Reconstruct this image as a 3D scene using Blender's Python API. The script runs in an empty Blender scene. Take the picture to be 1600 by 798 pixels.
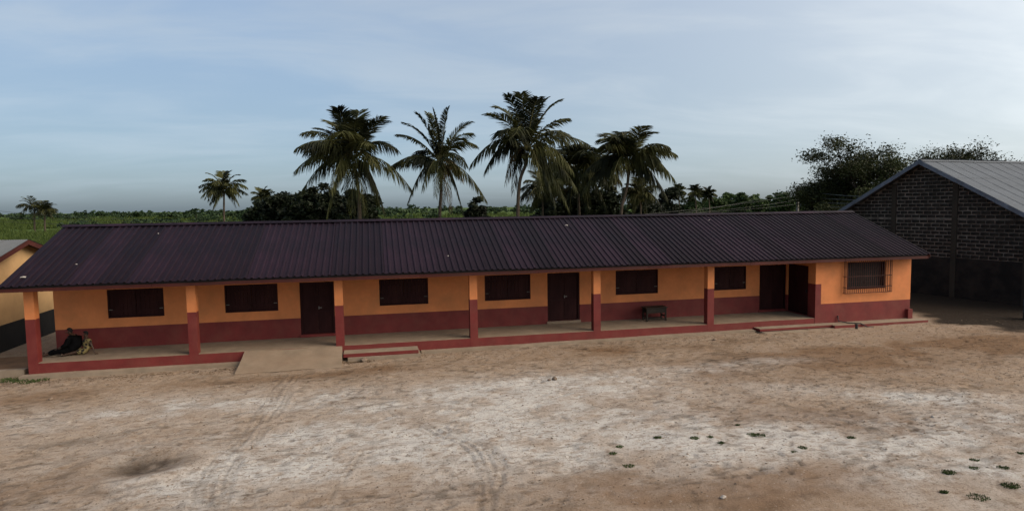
import bpy, bmesh, math, random
import numpy as np
from mathutils import Vector, Matrix

SC = bpy.context.scene
COL = SC.collection

# ------------------------------------------------------------------ camera
CAM = np.array([10.5476, -22.2182, 4.6191])
YAW, PITCH, ROLL, FPX = 0.2129, 0.0761, -0.0146, 1000.0     # FPX for a 1600 px wide frame
_f = np.array([math.sin(YAW)*math.cos(PITCH), math.cos(YAW)*math.cos(PITCH), -math.sin(PITCH)])
_r = np.array([math.cos(YAW), -math.sin(YAW), 0.0])
_u = np.cross(_r, _f)
_r, _u = math.cos(ROLL)*_r + math.sin(ROLL)*_u, -math.sin(ROLL)*_r + math.cos(ROLL)*_u
cam_data = bpy.data.cameras.new('camera')
cam_data.sensor_width = 36.0
cam_data.lens = 36.0*FPX/1600.0
cam_data.clip_start = 0.1
cam_data.clip_end = 9000
cam = bpy.data.objects.new('camera', cam_data)
COL.objects.link(cam)
cam.matrix_world = Matrix(((_r[0], _u[0], -_f[0], CAM[0]), (_r[1], _u[1], -_f[1], CAM[1]), (_r[2], _u[2], -_f[2], CAM[2]), (0, 0, 0, 1)))
SC.camera = cam

# ------------------------------------------------------------------ sky, sun, exposure
SUN_AZ = math.radians(116)      # clockwise from +Y (the building's depth): off to the right of the frame
SUN_EL = math.radians(36)
world = bpy.data.worlds.new('World')
SC.world = world
world.use_nodes = True
wn, wl = world.node_tree.nodes, world.node_tree.links
wn.clear()
w_out = wn.new('ShaderNodeOutputWorld')
w_bg = wn.new('ShaderNodeBackground')
w_bg.inputs['Strength'].default_value = 0.112
w_sky = wn.new('ShaderNodeTexSky')
w_sky.sky_type = 'NISHITA'
w_sky.sun_disc = False
w_sky.sun_elevation = SUN_EL
w_sky.sun_rotation = SUN_AZ
w_sky.altitude = 0
w_sky.air_density = 1.0
w_sky.dust_density = 1.1
w_sky.ozone_density = 2.0
# thin high cloud: streaks laid out on a flat layer overhead
w_tc = wn.new('ShaderNodeTexCoord')
w_sep = wn.new('ShaderNodeSeparateXYZ')
wl.new(w_tc.outputs['Generated'], w_sep.inputs[0])
w_z = wn.new('ShaderNodeMath'); w_z.operation = 'ADD'; w_z.inputs[1].default_value = 0.16
w_zm = wn.new('ShaderNodeMath'); w_zm.operation = 'MAXIMUM'; w_zm.inputs[1].default_value = 0.05
wl.new(w_sep.outputs[2], w_z.inputs[0]); wl.new(w_z.outputs[0], w_zm.inputs[0])
w_dx = wn.new('ShaderNodeMath'); w_dx.operation = 'DIVIDE'
w_dy = wn.new('ShaderNodeMath'); w_dy.operation = 'DIVIDE'
wl.new(w_sep.outputs[0], w_dx.inputs[0]); wl.new(w_zm.outputs[0], w_dx.inputs[1])
wl.new(w_sep.outputs[1], w_dy.inputs[0]); wl.new(w_zm.outputs[0], w_dy.inputs[1])
w_cmb = wn.new('ShaderNodeCombineXYZ')
wl.new(w_dx.outputs[0], w_cmb.inputs[0]); wl.new(w_dy.outputs[0], w_cmb.inputs[1])
w_map = wn.new('ShaderNodeMapping')
w_map.inputs['Rotation'].default_value = (0, 0, 0.25)
w_map.inputs['Scale'].default_value = (0.8, 1.7, 1)
w_map.inputs['Location'].default_value = (1.3, 2.4, 0)
wl.new(w_cmb.outputs[0], w_map.inputs[0])
w_n = wn.new('ShaderNodeTexNoise')
w_n.inputs['Scale'].default_value = 1.15
w_n.inputs['Detail'].default_value = 6
w_n.inputs['Roughness'].default_value = 0.55
w_n.inputs['Distortion'].default_value = 0.5
wl.new(w_map.outputs[0], w_n.inputs['Vector'])
w_ramp = wn.new('ShaderNodeMapRange')
w_ramp.interpolation_type = 'SMOOTHSTEP'
w_ramp.inputs['From Min'].default_value = 0.36
w_ramp.inputs['From Max'].default_value = 0.74
w_ramp.inputs['To Min'].default_value = 0.0
w_ramp.inputs['To Max'].default_value = 1.0
wl.new(w_n.outputs[0], w_ramp.inputs[0])
# the cloud veil: grey-white, as bright as the sky behind it, so it only takes the blue out
w_lum = wn.new('ShaderNodeRGBToBW')
wl.new(w_sky.outputs[0], w_lum.inputs[0])
w_lm = wn.new('ShaderNodeMixRGB'); w_lm.blend_type = 'MULTIPLY'; w_lm.inputs[0].default_value = 1.0
w_lm.inputs[2].default_value = (1.06, 1.14, 1.16, 1)
wl.new(w_lum.outputs[0], w_lm.inputs[1])
w_fac = wn.new('ShaderNodeMapRange')
w_fac.inputs['To Min'].default_value = 0.30
w_fac.inputs['To Max'].default_value = 0.66
wl.new(w_ramp.outputs[0], w_fac.inputs[0])
w_mix = wn.new('ShaderNodeMixRGB')
wl.new(w_fac.outputs[0], w_mix.inputs[0])
wl.new(w_sky.outputs[0], w_mix.inputs[1]); wl.new(w_lm.outputs[0], w_mix.inputs[2])
w_br = wn.new('ShaderNodeMapRange')
w_br.inputs['To Min'].default_value = 1.05
w_br.inputs['To Max'].default_value = 1.22
wl.new(w_ramp.outputs[0], w_br.inputs[0])
w_fin = wn.new('ShaderNodeVectorMath'); w_fin.operation = 'SCALE'
wl.new(w_mix.outputs[0], w_fin.inputs[0]); wl.new(w_br.outputs[0], w_fin.inputs['Scale'])
# a grey-blue bank of haze low all round the horizon
w_hz = wn.new('ShaderNodeMapRange'); w_hz.interpolation_type = 'SMOOTHSTEP'
w_hz.inputs['From Min'].default_value = -0.05; w_hz.inputs['From Max'].default_value = 0.50
w_hz.inputs['To Min'].default_value = 0.84; w_hz.inputs['To Max'].default_value = 0.0
wl.new(w_sep.outputs[2], w_hz.inputs[0])
w_hl = wn.new('ShaderNodeMixRGB'); w_hl.blend_type = 'MULTIPLY'; w_hl.inputs[0].default_value = 1.0
w_hl.inputs[2].default_value = (0.255, 0.365, 0.495, 1)
w_hs = wn.new('ShaderNodeMixRGB'); w_hs.inputs[0].default_value = 0.35
wl.new(w_lum.outputs[0], w_hs.inputs[1]); wl.new(w_sky.outputs[0], w_hs.inputs[2])
wl.new(w_hs.outputs[0], w_hl.inputs[1])
w_hm = wn.new('ShaderNodeMixRGB')
wl.new(w_hz.outputs[0], w_hm.inputs[0]); wl.new(w_fin.outputs[0], w_hm.inputs[1]); wl.new(w_hl.outputs[0], w_hm.inputs[2])
# the thin veil scatters the light of the low sun: brighter and whiter toward it, all round the sky
w_dot = wn.new('ShaderNodeVectorMath'); w_dot.operation = 'DOT_PRODUCT'
wl.new(w_tc.outputs['Generated'], w_dot.inputs[0]); w_dot.inputs[1].default_value = (math.sin(SUN_AZ)*math.cos(SUN_EL), math.cos(SUN_AZ)*math.cos(SUN_EL), math.sin(SUN_EL))
w_gl = wn.new('ShaderNodeMapRange'); w_gl.inputs['From Min'].default_value = -0.8; w_gl.inputs['From Max'].default_value = 0.9
w_gl.inputs['To Min'].default_value = 0.70; w_gl.inputs['To Max'].default_value = 1.55
wl.new(w_dot.outputs['Value'], w_gl.inputs[0])
w_wf = wn.new('ShaderNodeMapRange'); w_wf.inputs['From Min'].default_value = -0.3; w_wf.inputs['From Max'].default_value = 0.8; w_wf.inputs['To Max'].default_value = 0.9
wl.new(w_dot.outputs['Value'], w_wf.inputs[0])
w_bw = wn.new('ShaderNodeRGBToBW'); wl.new(w_hm.outputs[0], w_bw.inputs[0])
w_ww = wn.new('ShaderNodeMixRGB'); w_ww.blend_type = 'MULTIPLY'; w_ww.inputs[0].default_value = 1.0; w_ww.inputs[2].default_value = (1.02, 1.02, 0.97, 1)
wl.new(w_bw.outputs[0], w_ww.inputs[1])
w_wm = wn.new('ShaderNodeMixRGB'); wl.new(w_wf.outputs[0], w_wm.inputs[0]); wl.new(w_hm.outputs[0], w_wm.inputs[1]); wl.new(w_ww.outputs[0], w_wm.inputs[2])
w_end = wn.new('ShaderNodeVectorMath'); w_end.operation = 'SCALE'
wl.new(w_wm.outputs[0], w_end.inputs[0]); wl.new(w_gl.outputs[0], w_end.inputs['Scale'])
wl.new(w_end.outputs[0], w_bg.inputs['Color'])
wl.new(w_bg.outputs[0], w_out.inputs[0])

sun_data = bpy.data.lights.new('sun', 'SUN')
sun_data.energy = 1.5
sun_data.angle = math.radians(45)
sun_data.color = (1.0, 0.74, 0.50)
sun = bpy.data.objects.new('sun', sun_data)
COL.objects.link(sun)
_sd = Vector((math.sin(SUN_AZ)*math.cos(SUN_EL), math.cos(SUN_AZ)*math.cos(SUN_EL), math.sin(SUN_EL)))
sun.rotation_euler = _sd.to_track_quat('Z', 'Y').to_euler()
sun.location = (60, -40, 40)

SC.view_settings.view_transform = 'Standard'
SC.view_settings.look = 'None'
SC.view_settings.gamma = 1
SC.view_settings.exposure = 0.86
SC.view_settings.use_curve_mapping = False
SC.cycles.use_denoising = True
SC.cycles.max_bounces = 6

rng = random.Random(11)
nrg = np.random.default_rng(11)

# ------------------------------------------------------------------ helpers
def ray(u, v):
    d = _f + _r*(u-800)/FPX - _u*(v-399)/FPX
    return d
def on_z(u, v, z):
    d = ray(u, v); t = (z-CAM[2])/d[2]
    return Vector(CAM + d*t)
def at_depth(u, v, Z):
    return Vector(CAM + ray(u, v)*Z)

def tag(o, label=None, cat=None, group=None, kind=None):
    if label: o['label'] = label
    if cat: o['category'] = cat
    if group: o['group'] = group
    if kind: o['kind'] = kind
    return o
def empty(name, loc=(0, 0, 0), rz=0.0):
    o = bpy.data.objects.new(name, None)
    o.empty_display_size = 0.3
    COL.objects.link(o)
    o.location = loc; o.rotation_euler = (0, 0, rz)
    return o
def mesh_obj(name, me, mats=(), parent=None, loc=None):
    o = bpy.data.objects.new(name, me)
    COL.objects.link(o)
    if mats is not None and len(me.materials) == 0:
        for m in (mats if isinstance(mats, (list, tuple)) else [mats]):
            me.materials.append(m)
    if parent is not None: o.parent = parent
    if loc is not None: o.location = loc
    return o
def pydata(name, V, F, mats=(), parent=None, loc=None, smooth=False, mi=None):
    me = bpy.data.meshes.new(name)
    me.from_pydata([tuple(v) for v in V], [], [tuple(f) for f in F])
    if mi is not None:
        me.polygons.foreach_set('material_index', mi)
    if smooth:
        me.polygons.foreach_set('use_smooth', [True]*len(me.polygons))
    me.update()
    return mesh_obj(name, me, mats, parent, loc)

class MB:
    """collects boxes, tubes and faces into one mesh"""
    def __init__(self): self.V = []; self.F = []; self.M = []
    def add(self, V, F, m=0):
        n = len(self.V); self.V += [tuple(v) for v in V]
        for f in F: self.F.append(tuple(i+n for i in f)); self.M.append(m)
    def box(self, x0, x1, y0, y1, z0, z1, m=0, j=0.0):
        V = [(x, y, z) for x in (x0, x1) for y in (y0, y1) for z in (z0, z1)]
        if j: V = [(a+rng.uniform(-j, j), b+rng.uniform(-j, j), c+rng.uniform(-j, j)) for a, b, c in V]
        self.add(V, [(0, 1, 3, 2), (4, 6, 7, 5), (0, 4, 5, 1), (2, 3, 7, 6), (0, 2, 6, 4), (1, 5, 7, 3)], m)
    def tube(self, pts, radii, n=6, m=0, cap=True):
        pts = [Vector(p) for p in pts]
        if not isinstance(radii, (list, tuple)): radii = [radii]*len(pts)
        V = []; F = []
        prev = None
        for i, p in enumerate(pts):
            a = pts[max(i-1, 0)]; b = pts[min(i+1, len(pts)-1)]
            t = (b-a).normalized()
            if prev is None:
                x = t.orthogonal().normalized()
            else:
                x = (prev - t*prev.dot(t)).normalized()
            prev = x
            y = t.cross(x)
            for k in range(n):
                an = 2*math.pi*k/n
                V.append(p + (x*math.cos(an)+y*math.sin(an))*radii[i])
        for i in range(len(pts)-1):
            for k in range(n):
                F.append((i*n+k, i*n+(k+1) % n, (i+1)*n+(k+1) % n, (i+1)*n+k))
        if cap:
            F.append(tuple(range(n))[::-1]); F.append(tuple(range((len(pts)-1)*n, len(pts)*n)))
        self.add(V, F, m)
    def build(self, name, mats, parent=None, loc=None, smooth=False, bevel=0.0):
        o = pydata(name, self.V, self.F, mats, parent, loc, smooth, self.M)
        if bevel:
            bm = bmesh.new(); bm.from_mesh(o.data)
            bmesh.ops.bevel(bm, geom=list(bm.edges), offset=bevel, segments=1, affect='EDGES')
            bm.to_mesh(o.data); bm.free()
        return o

# ---- value noise in numpy
def _hash(ix, iy, s):
    h = (ix.astype(np.int64)*374761393 + iy.astype(np.int64)*668265263 + s*2147483647) & 0xffffffff
    h = ((h ^ (h >> 13))*1274126177) & 0xffffffff
    return ((h ^ (h >> 16)) & 0xffff)/65535.0
def vnoise(x, y, s=0):
    ix, iy = np.floor(x), np.floor(y)
    fx, fy = x-ix, y-iy
    fx = fx*fx*(3-2*fx); fy = fy*fy*(3-2*fy)
    a = _hash(ix, iy, s); b = _hash(ix+1, iy, s); c = _hash(ix, iy+1, s); d = _hash(ix+1, iy+1, s)
    return (a*(1-fx)+b*fx)*(1-fy)+(c*(1-fx)+d*fx)*fy
def fbm(x, y, s=0, o=4):
    t = 0; a = 0.5; n = 0
    for k in range(o):
        t = t+a*vnoise(x, y, s+k); n += a; a *= 0.5; x = x*2.03+7.1; y = y*2.03+3.7
    return t/n
def sst(x, a, b):
    t = np.clip((x-a)/(b-a), 0, 1); return t*t*(3-2*t)

# ------------------------------------------------------------------ materials
def nd(m, t, **kw):
    n = m.node_tree.nodes.new(t)
    for k, v in kw.items():
        if k in n.inputs: n.inputs[k].default_value = v
        else: setattr(n, k, v)
    return n
def mat(name, col, rough=0.8, var=0.15, scale=3.0, bump=0.0, bscale=40.0, dirt=None, dirt_amt=0.0, dirt_scale=1.2, metal=0.0, spec=0.3, rnd=0.0, stretch=None):
    m = bpy.data.materials.new(name); m.use_nodes = True
    nt = m.node_tree; L = nt.links
    b = nt.nodes['Principled BSDF']
    b.inputs['Roughness'].default_value = rough
    b.inputs['Metallic'].default_value = metal
    b.inputs['Specular IOR Level'].default_value = spec
    tc = nd(m, 'ShaderNodeTexCoord')
    src = tc.outputs['Object']
    if stretch:
        mp = nd(m, 'ShaderNodeMapping'); mp.inputs['Scale'].default_value = stretch
        L.new(src, mp.inputs[0]); src = mp.outputs[0]
    n1 = nd(m, 'ShaderNodeTexNoise', Scale=scale, Detail=5.0, Roughness=0.6)
    L.new(src, n1.inputs['Vector'])
    mr = nd(m, 'ShaderNodeMapRange'); mr.inputs['From Min'].default_value = 0.3; mr.inputs['From Max'].default_value = 0.7
    mr.inputs['To Min'].default_value = 1-var; mr.inputs['To Max'].default_value = 1+var
    L.new(n1.outputs[0], mr.inputs[0])
    val = mr.outputs[0]
    if rnd:
        oi = nd(m, 'ShaderNodeObjectInfo')
        rr = nd(m, 'ShaderNodeMapRange'); rr.inputs['To Min'].default_value = 1-rnd; rr.inputs['To Max'].default_value = 1+rnd
        L.new(oi.outputs['Random'], rr.inputs[0])
        mu = nd(m, 'ShaderNodeMath', operation='MULTIPLY')
        L.new(val, mu.inputs[0]); L.new(rr.outputs[0], mu.inputs[1]); val = mu.outputs[0]
    sc = nd(m, 'ShaderNodeVectorMath', operation='SCALE'); sc.inputs[0].default_value = col[:3]
    L.new(val, sc.inputs['Scale'])
    out = sc.outputs[0]
    if dirt is not None:
        n2 = nd(m, 'ShaderNodeTexNoise', Scale=dirt_scale, Detail=6.0, Roughness=0.65)
        L.new(src, n2.inputs['Vector'])
        m2 = nd(m, 'ShaderNodeMapRange'); m2.inputs['From Min'].default_value = 0.45; m2.inputs['From Max'].default_value = 0.72
        m2.inputs['To Max'].default_value = dirt_amt
        L.new(n2.outputs[0], m2.inputs[0])
        mx = nd(m, 'ShaderNodeMixRGB'); mx.inputs[2].default_value = (*dirt, 1)
        L.new(m2.outputs[0], mx.inputs[0]); L.new(out, mx.inputs[1]); out = mx.outputs[0]
    L.new(out, b.inputs['Base Color'])
    if bump:
        n3 = nd(m, 'ShaderNodeTexNoise', Scale=bscale, Detail=4.0)
        L.new(src, n3.inputs['Vector'])
        bp = nd(m, 'ShaderNodeBump', Strength=bump, Distance=0.02)
        L.new(n3.outputs[0], bp.inputs['Height']); L.new(bp.outputs[0], b.inputs['Normal'])
    return m
def leaf_mat(name, col, tip=None, var=0.35, rnd=0.2, trans=0.25):
    m = bpy.data.materials.new(name); m.use_nodes = True
    nt = m.node_tree; L = nt.links
    b = nt.nodes['Principled BSDF']; b.inputs['Roughness'].default_value = 0.65; b.inputs['Specular IOR Level'].default_value = 0.2
    tc = nd(m, 'ShaderNodeTexCoord')
    n1 = nd(m, 'ShaderNodeTexNoise', Scale=0.9, Detail=4.0)
    L.new(tc.outputs['Object'], n1.inputs['Vector'])
    oi = nd(m, 'ShaderNodeObjectInfo')
    ad = nd(m, 'ShaderNodeMath', operation='MULTIPLY_ADD'); ad.inputs[1].default_value = rnd; ad.inputs[2].default_value = -rnd/2
    L.new(oi.outputs['Random'], ad.inputs[0])
    a2 = nd(m, 'ShaderNodeMath', operation='ADD'); L.new(n1.outputs[0], a2.inputs[0]); L.new(ad.outputs[0], a2.inputs[1])
    mr = nd(m, 'ShaderNodeMapRange'); mr.inputs['From Min'].default_value = 0.3; mr.inputs['From Max'].default_value = 0.7
    L.new(a2.outputs[0], mr.inputs[0])
    mx = nd(m, 'ShaderNodeMixRGB')
    mx.inputs[1].default_value = (*[c*(1-var) for c in col], 1)
    mx.inputs[2].default_value = (*(tip if tip else [c*(1+var) for c in col]), 1)
    L.new(mr.outputs[0], mx.inputs[0]); L.new(mx.outputs[0], b.inputs['Base Color'])
    tr = nd(m, 'ShaderNodeBsdfTranslucent'); L.new(mx.outputs[0], tr.inputs[0])
    ms = nd(m, 'ShaderNodeMixShader'); ms.inputs[0].default_value = trans
    L.new(b.outputs[0], ms.inputs[1]); L.new(tr.outputs[0], ms.inputs[2])
    L.new(ms.outputs[0], nt.nodes['Material Output'].inputs[0])
    return m

M = {}
M['orange'] = mat('orange_paint', (0.54, 0.190, 0.066), 0.75, 0.13, 1.6, 0.2, 24, (0.30, 0.135, 0.055), 0.5, 1.1)
M['red'] = mat('red_paint', (0.130, 0.0185, 0.0165), 0.65, 0.2, 1.6, 0.2, 24, (0.15, 0.045, 0.033), 0.5, 1.7)
M['fascia'] = mat('fascia_paint', (0.050, 0.0085, 0.006), 0.7, 0.25, 2.0, 0.1, 20, (0.045, 0.018, 0.012), 0.4, 1.2, rnd=0.12)
M['concrete'] = mat('worn_concrete', (0.215, 0.165, 0.118), 0.9, 0.18, 2.2, 0.35, 35, (0.18, 0.12, 0.08), 0.6, 0.8)
M['concrete_pale'] = mat('pale_concrete', (0.24, 0.192, 0.142), 0.9, 0.16, 2.5, 0.35, 35, (0.17, 0.12, 0.08), 0.55, 1.1)
M['roof'] = mat('dark_roof_sheet', (0.0135, 0.0062, 0.0120), 0.6, 0.4, 0.9, 0.0, 30, (0.0065, 0.0065, 0.0125), 0.9, 0.30, spec=0.14, rnd=0.4)
M['shutter'] = mat('dark_brown_wood', (0.022, 0.0055, 0.006), 0.65, 0.35, 3.0, 0.2, 20, (0.035, 0.014, 0.010), 0.5, 1.5, spec=0.12, stretch=(1, 1, 0.2))
M['iron'] = mat('rusty_iron', (0.055, 0.016, 0.011), 0.7, 0.3, 6.0)
M['black'] = mat('dark_metal', (0.02, 0.02, 0.022), 0.5, 0.2, 6.0)
M['steel'] = mat('bright_steel', (0.20, 0.19, 0.18), 0.5, 0.1, 6.0, metal=0.8)
M['wood'] = mat('dark_school_wood', (0.018, 0.012, 0.008), 0.7, 0.3, 3.0, 0.2, 20)
M['cream'] = mat('cream_plaster', (0.48, 0.31, 0.15), 0.85, 0.12, 1.2, 0.15, 30, (0.25, 0.16, 0.08), 0.5, 0.8)
M['tar'] = mat('black_skirting', (0.012, 0.011, 0.011), 0.8, 0.3, 1.5)  # black of the skirting; also paints the eave shadow and dark window
M['galv'] = mat('galvanised_sheet', (0.11, 0.118, 0.125), 0.6, 0.15, 1.0, spec=0.3, rnd=0.06)
M['asbestos'] = mat('weathered_cement_sheet', (0.112, 0.130, 0.152), 0.85, 0.16, 1.4, 0.2, 30, (0.085, 0.095, 0.108), 0.5, 0.7, rnd=0.02)
M['barge_blue'] = mat('faded_blue_board', (0.10, 0.125, 0.16), 0.7, 0.2, 1.5, 0.1, 20, (0.03, 0.035, 0.04), 0.7, 1.4)
M['block'] = mat('sooty_block', (0.012, 0.011, 0.0095), 0.95, 0.4, 3.0, 0.5, 30, (0.03, 0.029, 0.018), 0.5, 2.0, rnd=0.35)  # very dark base colour for the hall blocks
M['mortar'] = mat('old_mortar', (0.120, 0.110, 0.094), 0.95, 0.6, 2.4, 0.5, 25, (0.012, 0.011, 0.009), 0.97, 0.45)
M['soot_plaster'] = mat('sooty_plaster', (0.009, 0.008, 0.007), 0.95, 0.5, 1.3, 0.5, 14, (0.030, 0.023, 0.016), 0.55, 1.3)  # near-black base with slightly browner patches
M['pilaster'] = mat('pilaster_concrete', (0.032, 0.028, 0.021), 0.95, 0.4, 1.4, 0.4, 18, (0.016, 0.014, 0.010), 0.9, 0.7)
M['bark'] = mat('palm_bark', (0.062, 0.047, 0.034), 0.95, 0.3, 3.0, 0.6, 20)
M['darkbark'] = mat('dark_bark', (0.035, 0.028, 0.022), 0.95, 0.3, 3.0, 0.6, 20)
M['rachis'] = mat('frond_stalk', (0.10, 0.095, 0.035), 0.7, 0.2, 3.0)
M['frond'] = leaf_mat('palm_leaflet', (0.017, 0.024, 0.009), (0.055, 0.058, 0.017), 0.5, 0.55, 0.12)
M['dead_frond'] = leaf_mat('dry_palm_leaflet', (0.12, 0.085, 0.04), None, 0.35, 0.2, 0.2)
M['leaf_dark'] = leaf_mat('dark_foliage', (0.012, 0.018, 0.008), None, 0.5, 0.2, 0.15)
M['leaf_mid'] = leaf_mat('mid_foliage', (0.033, 0.055, 0.018), None, 0.5, 0.3, 0.2)
M['leaf_far'] = leaf_mat('far_foliage', (0.018, 0.038, 0.018), (0.034, 0.062, 0.024), 0.5, 0.2, 0.15)
M['leaf_tree'] = leaf_mat('feathery_foliage', (0.020, 0.026, 0.010), (0.042, 0.052, 0.016), 0.5, 0.2, 0.2)
M['grass'] = leaf_mat('field_grass_blades', (0.026, 0.058, 0.012), (0.072, 0.102, 0.020), 0.5, 0.1, 0.3)
M['tuft'] = leaf_mat('yard_grass_blades', (0.05, 0.075, 0.022), None, 0.4, 0.2, 0.2)
M['litter'] = leaf_mat('fallen_leaf', (0.075, 0.048, 0.028), (0.15, 0.10, 0.06), 0.6, 0.0, 0.0)
M['stone'] = mat('grey_stone', (0.16, 0.12, 0.09), 0.95, 0.3, 8.0, 0.5, 30, rnd=0.25)
M['skin'] = mat('dark_skin', (0.045, 0.024, 0.015), 0.5, 0.1, 8.0)
M['hair'] = mat('black_hair', (0.006, 0.005, 0.005), 0.9, 0.2, 30.0, 0.5, 80)
M['blackcloth'] = mat('black_cloth', (0.004, 0.004, 0.0045), 1.0, 0.3, 6.0, 0.3, 40, spec=0.03)
M['darkcloth'] = mat('dark_skirt_cloth', (0.02, 0.016, 0.018), 0.95, 0.3, 6.0, 0.3, 40)
M['white'] = mat('off_white_scrap', (0.34, 0.31, 0.28), 0.8, 0.15, 10.0)
M['polewood'] = mat('weathered_pole', (0.12, 0.115, 0.105), 0.9, 0.25, 4.0, 0.3, 20)
M['wire'] = mat('grey_cable', (0.045, 0.048, 0.045), 0.6, 0.1, 4.0)
M['blue'] = mat('dark_blue_plastic', (0.008, 0.018, 0.045), 0.45, 0.15, 3.0, spec=0.5)
# patterned dress
m = mat('patterned_dress', (0.30, 0.24, 0.08), 0.9, 0.2, 6.0); M['dress'] = m
_b = m.node_tree.nodes['Principled BSDF']
_v = nd(m, 'ShaderNodeTexVoronoi', Scale=11.0); _tc = nd(m, 'ShaderNodeTexCoord')
m.node_tree.links.new(_tc.outputs['Object'], _v.inputs['Vector'])
_g = nd(m, 'ShaderNodeMapRange'); _g.inputs['From Min'].default_value = 0.42; _g.inputs['From Max'].default_value = 0.5
m.node_tree.links.new(_v.outputs['Distance'], _g.inputs[0])
_x = nd(m, 'ShaderNodeMixRGB'); _x.inputs[1].default_value = (0.012, 0.010, 0.010, 1); _x.inputs[2].default_value = (0.17, 0.135, 0.055, 1)
m.node_tree.links.new(_g.outputs[0], _x.inputs[0]); m.node_tree.links.new(_x.outputs[0], _b.inputs['Base Color'])

# ------------------------------------------------------------------ ground
def base_z(x, y):
    """the lie of the land: a gentle rise to the right along the building"""
    return -0.47 + 0.15*np.clip((np.asarray(x, float)+2)/34.0, -0.3, 1.3)
def pxl(pts):
    return np.array([[*on_z(u, v, -0.43)[:2]] for u, v in pts])
def seg_dist(X, Y, P):
    d = np.full(X.shape, 1e9); s = np.zeros(X.shape)
    acc = 0
    for a, b in zip(P[:-1], P[1:]):
        ab = b-a; l2 = ab@ab
        t = np.clip(((X-a[0])*ab[0]+(Y-a[1])*ab[1])/l2, 0, 1)
        dx = X-(a[0]+t*ab[0]); dy = Y-(a[1]+t*ab[1])
        dd = np.hypot(dx, dy)
        sg = np.sign(ab[0]*dy-ab[1]*dx)
        k = dd < np.abs(d); d = np.where(k, dd*np.where(sg == 0, 1, sg), d); s = np.where(k, acc+t*math.sqrt(l2), s)
        acc += math.sqrt(l2)
    return d, s
def smooth_path(P, n=8):
    P = np.asarray(P); out = []
    for i in range(len(P)-1):
        p0 = P[max(i-1, 0)]; p1 = P[i]; p2 = P[i+1]; p3 = P[min(i+2, len(P)-1)]
        for k in range(n):
            t = k/n
            out.append(0.5*((2*p1)+(-p0+p2)*t+(2*p0-5*p1+4*p2-p3)*t*t+(-p0+3*p1-3*p2+p3)*t**3))
    out.append(P[-1]); return np.array(out)
TRACKS = []   # wheel marks pressed into the sand: path, groove width, depth
def wheel(pts, offs, w, dep):
    P = smooth_path(pxl(pts), 5)
    T = np.gradient(P, axis=0); T /= np.linalg.norm(T, axis=1)[:, None]; N = np.stack([-T[:, 1], T[:, 0]], 1)
    for o in offs: TRACKS.append((P+N*o, w, dep*rng.uniform(.7, 1.2)))
wheel([(462, 585), (425, 640), (385, 690), (350, 735), (330, 800), (322, 860)], (-0.34, -0.22, -0.1, 0.10, 0.22), 0.045, 0.022)
wheel([(610, 645), (660, 668), (712, 690), (744, 715), (755, 745), (754, 800)], (-0.06, 0.08), 0.045, 0.022)
wheel([(690, 672), (740, 690), (768, 712), (778, 738), (776, 765), (772, 810)], (-0.06, 0.06, 0.16), 0.05, 0.030)
wheel([(560, 700), (536, 735), (522, 765), (512, 810)], (0.0, 0.13), 0.04, 0.024)
wheel([(1165, 618), (1230, 638), (1300, 655), (1370, 680), (1450, 712), (1560, 750)], (0.0, 0.09), 0.05, 0.016)
wheel([(1280, 575), (1340, 592), (1390, 603)], (0.0,), 0.05, 0.016)
def spaced(lo, a, b, hi, step, grow=1.22):
    mid = list(np.arange(a, b+1e-6, step))
    left = []; s = step; x = a
    while x > lo: s *= grow; x -= s; left.append(x)
    right = []; s = step; x = mid[-1]
    while x < hi: s *= grow; x += s; right.append(x)
    return np.array(left[::-1]+mid+right)
gx = spaced(-4500, -8, 40, 4500, 0.052)
gy = spaced(-400, -12.5, 0.4, 6000, 0.040)
GX, GY = np.meshgrid(gx, gy)
near = sst(GY, -16, -14)*(1-sst(GY, 1, 6))*sst(GX, -16, -9)*(1-sst(GX, 42, 50))
GZ = base_z(GX, GY)
GZ = GZ + (fbm(GX*0.35, GY*0.35, 3, 3)-0.5)*0.10*sst(-GY, 0.3, 3.0)*near
GZ = GZ + (fbm(GX*1.6, GY*1.9, 9, 3)-0.5)*0.045*near*sst(-GY, 0.2, 1.0)
rough_amt = 0.35+0.9*fbm(GX*0.4, GY*0.4, 21, 2)
tex = fbm(GX*5.5, GY*6.5, 31, 3)
GZ = GZ + (tex-0.5)*0.026*near*rough_amt
GZ = GZ + (vnoise(GX*11.0, GY*13.0, 36)-0.5)*0.008*near*rough_amt
# scuffs and footprints: shallow oval dents
dents = vnoise(GX*3.1+0.6*vnoise(GX*2, GY*2, 5), GY*5.2, 44)
GZ = GZ - sst(dents, 0.70, 0.88)*0.018*near*sst(fbm(GX*0.25, GY*0.25, 51, 2), 0.38, 0.6)
trk = np.zeros_like(GX)
foot = np.zeros_like(GX)
def dent(x, y, a, l, w, dep):
    i0, i1 = np.searchsorted(gx, (x-l*2, x+l*2)); j0, j1 = np.searchsorted(gy, (y-l*2, y+l*2))
    if i1-i0 < 2 or j1-j0 < 2: return
    X, Y = GX[j0:j1, i0:i1]-x, GY[j0:j1, i0:i1]-y
    p, q = (X*math.cos(a)+Y*math.sin(a))/l, (-X*math.sin(a)+Y*math.cos(a))/w
    r2 = p*p+q*q
    GZ[j0:j1, i0:i1] -= dep*np.exp(-r2**2)-0.35*dep*np.exp(-((np.sqrt(r2)-1.35)/0.25)**2)
    foot[j0:j1, i0:i1] = np.maximum(foot[j0:j1, i0:i1], np.exp(-r2**2)*min(1.0, dep/0.03))
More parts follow.
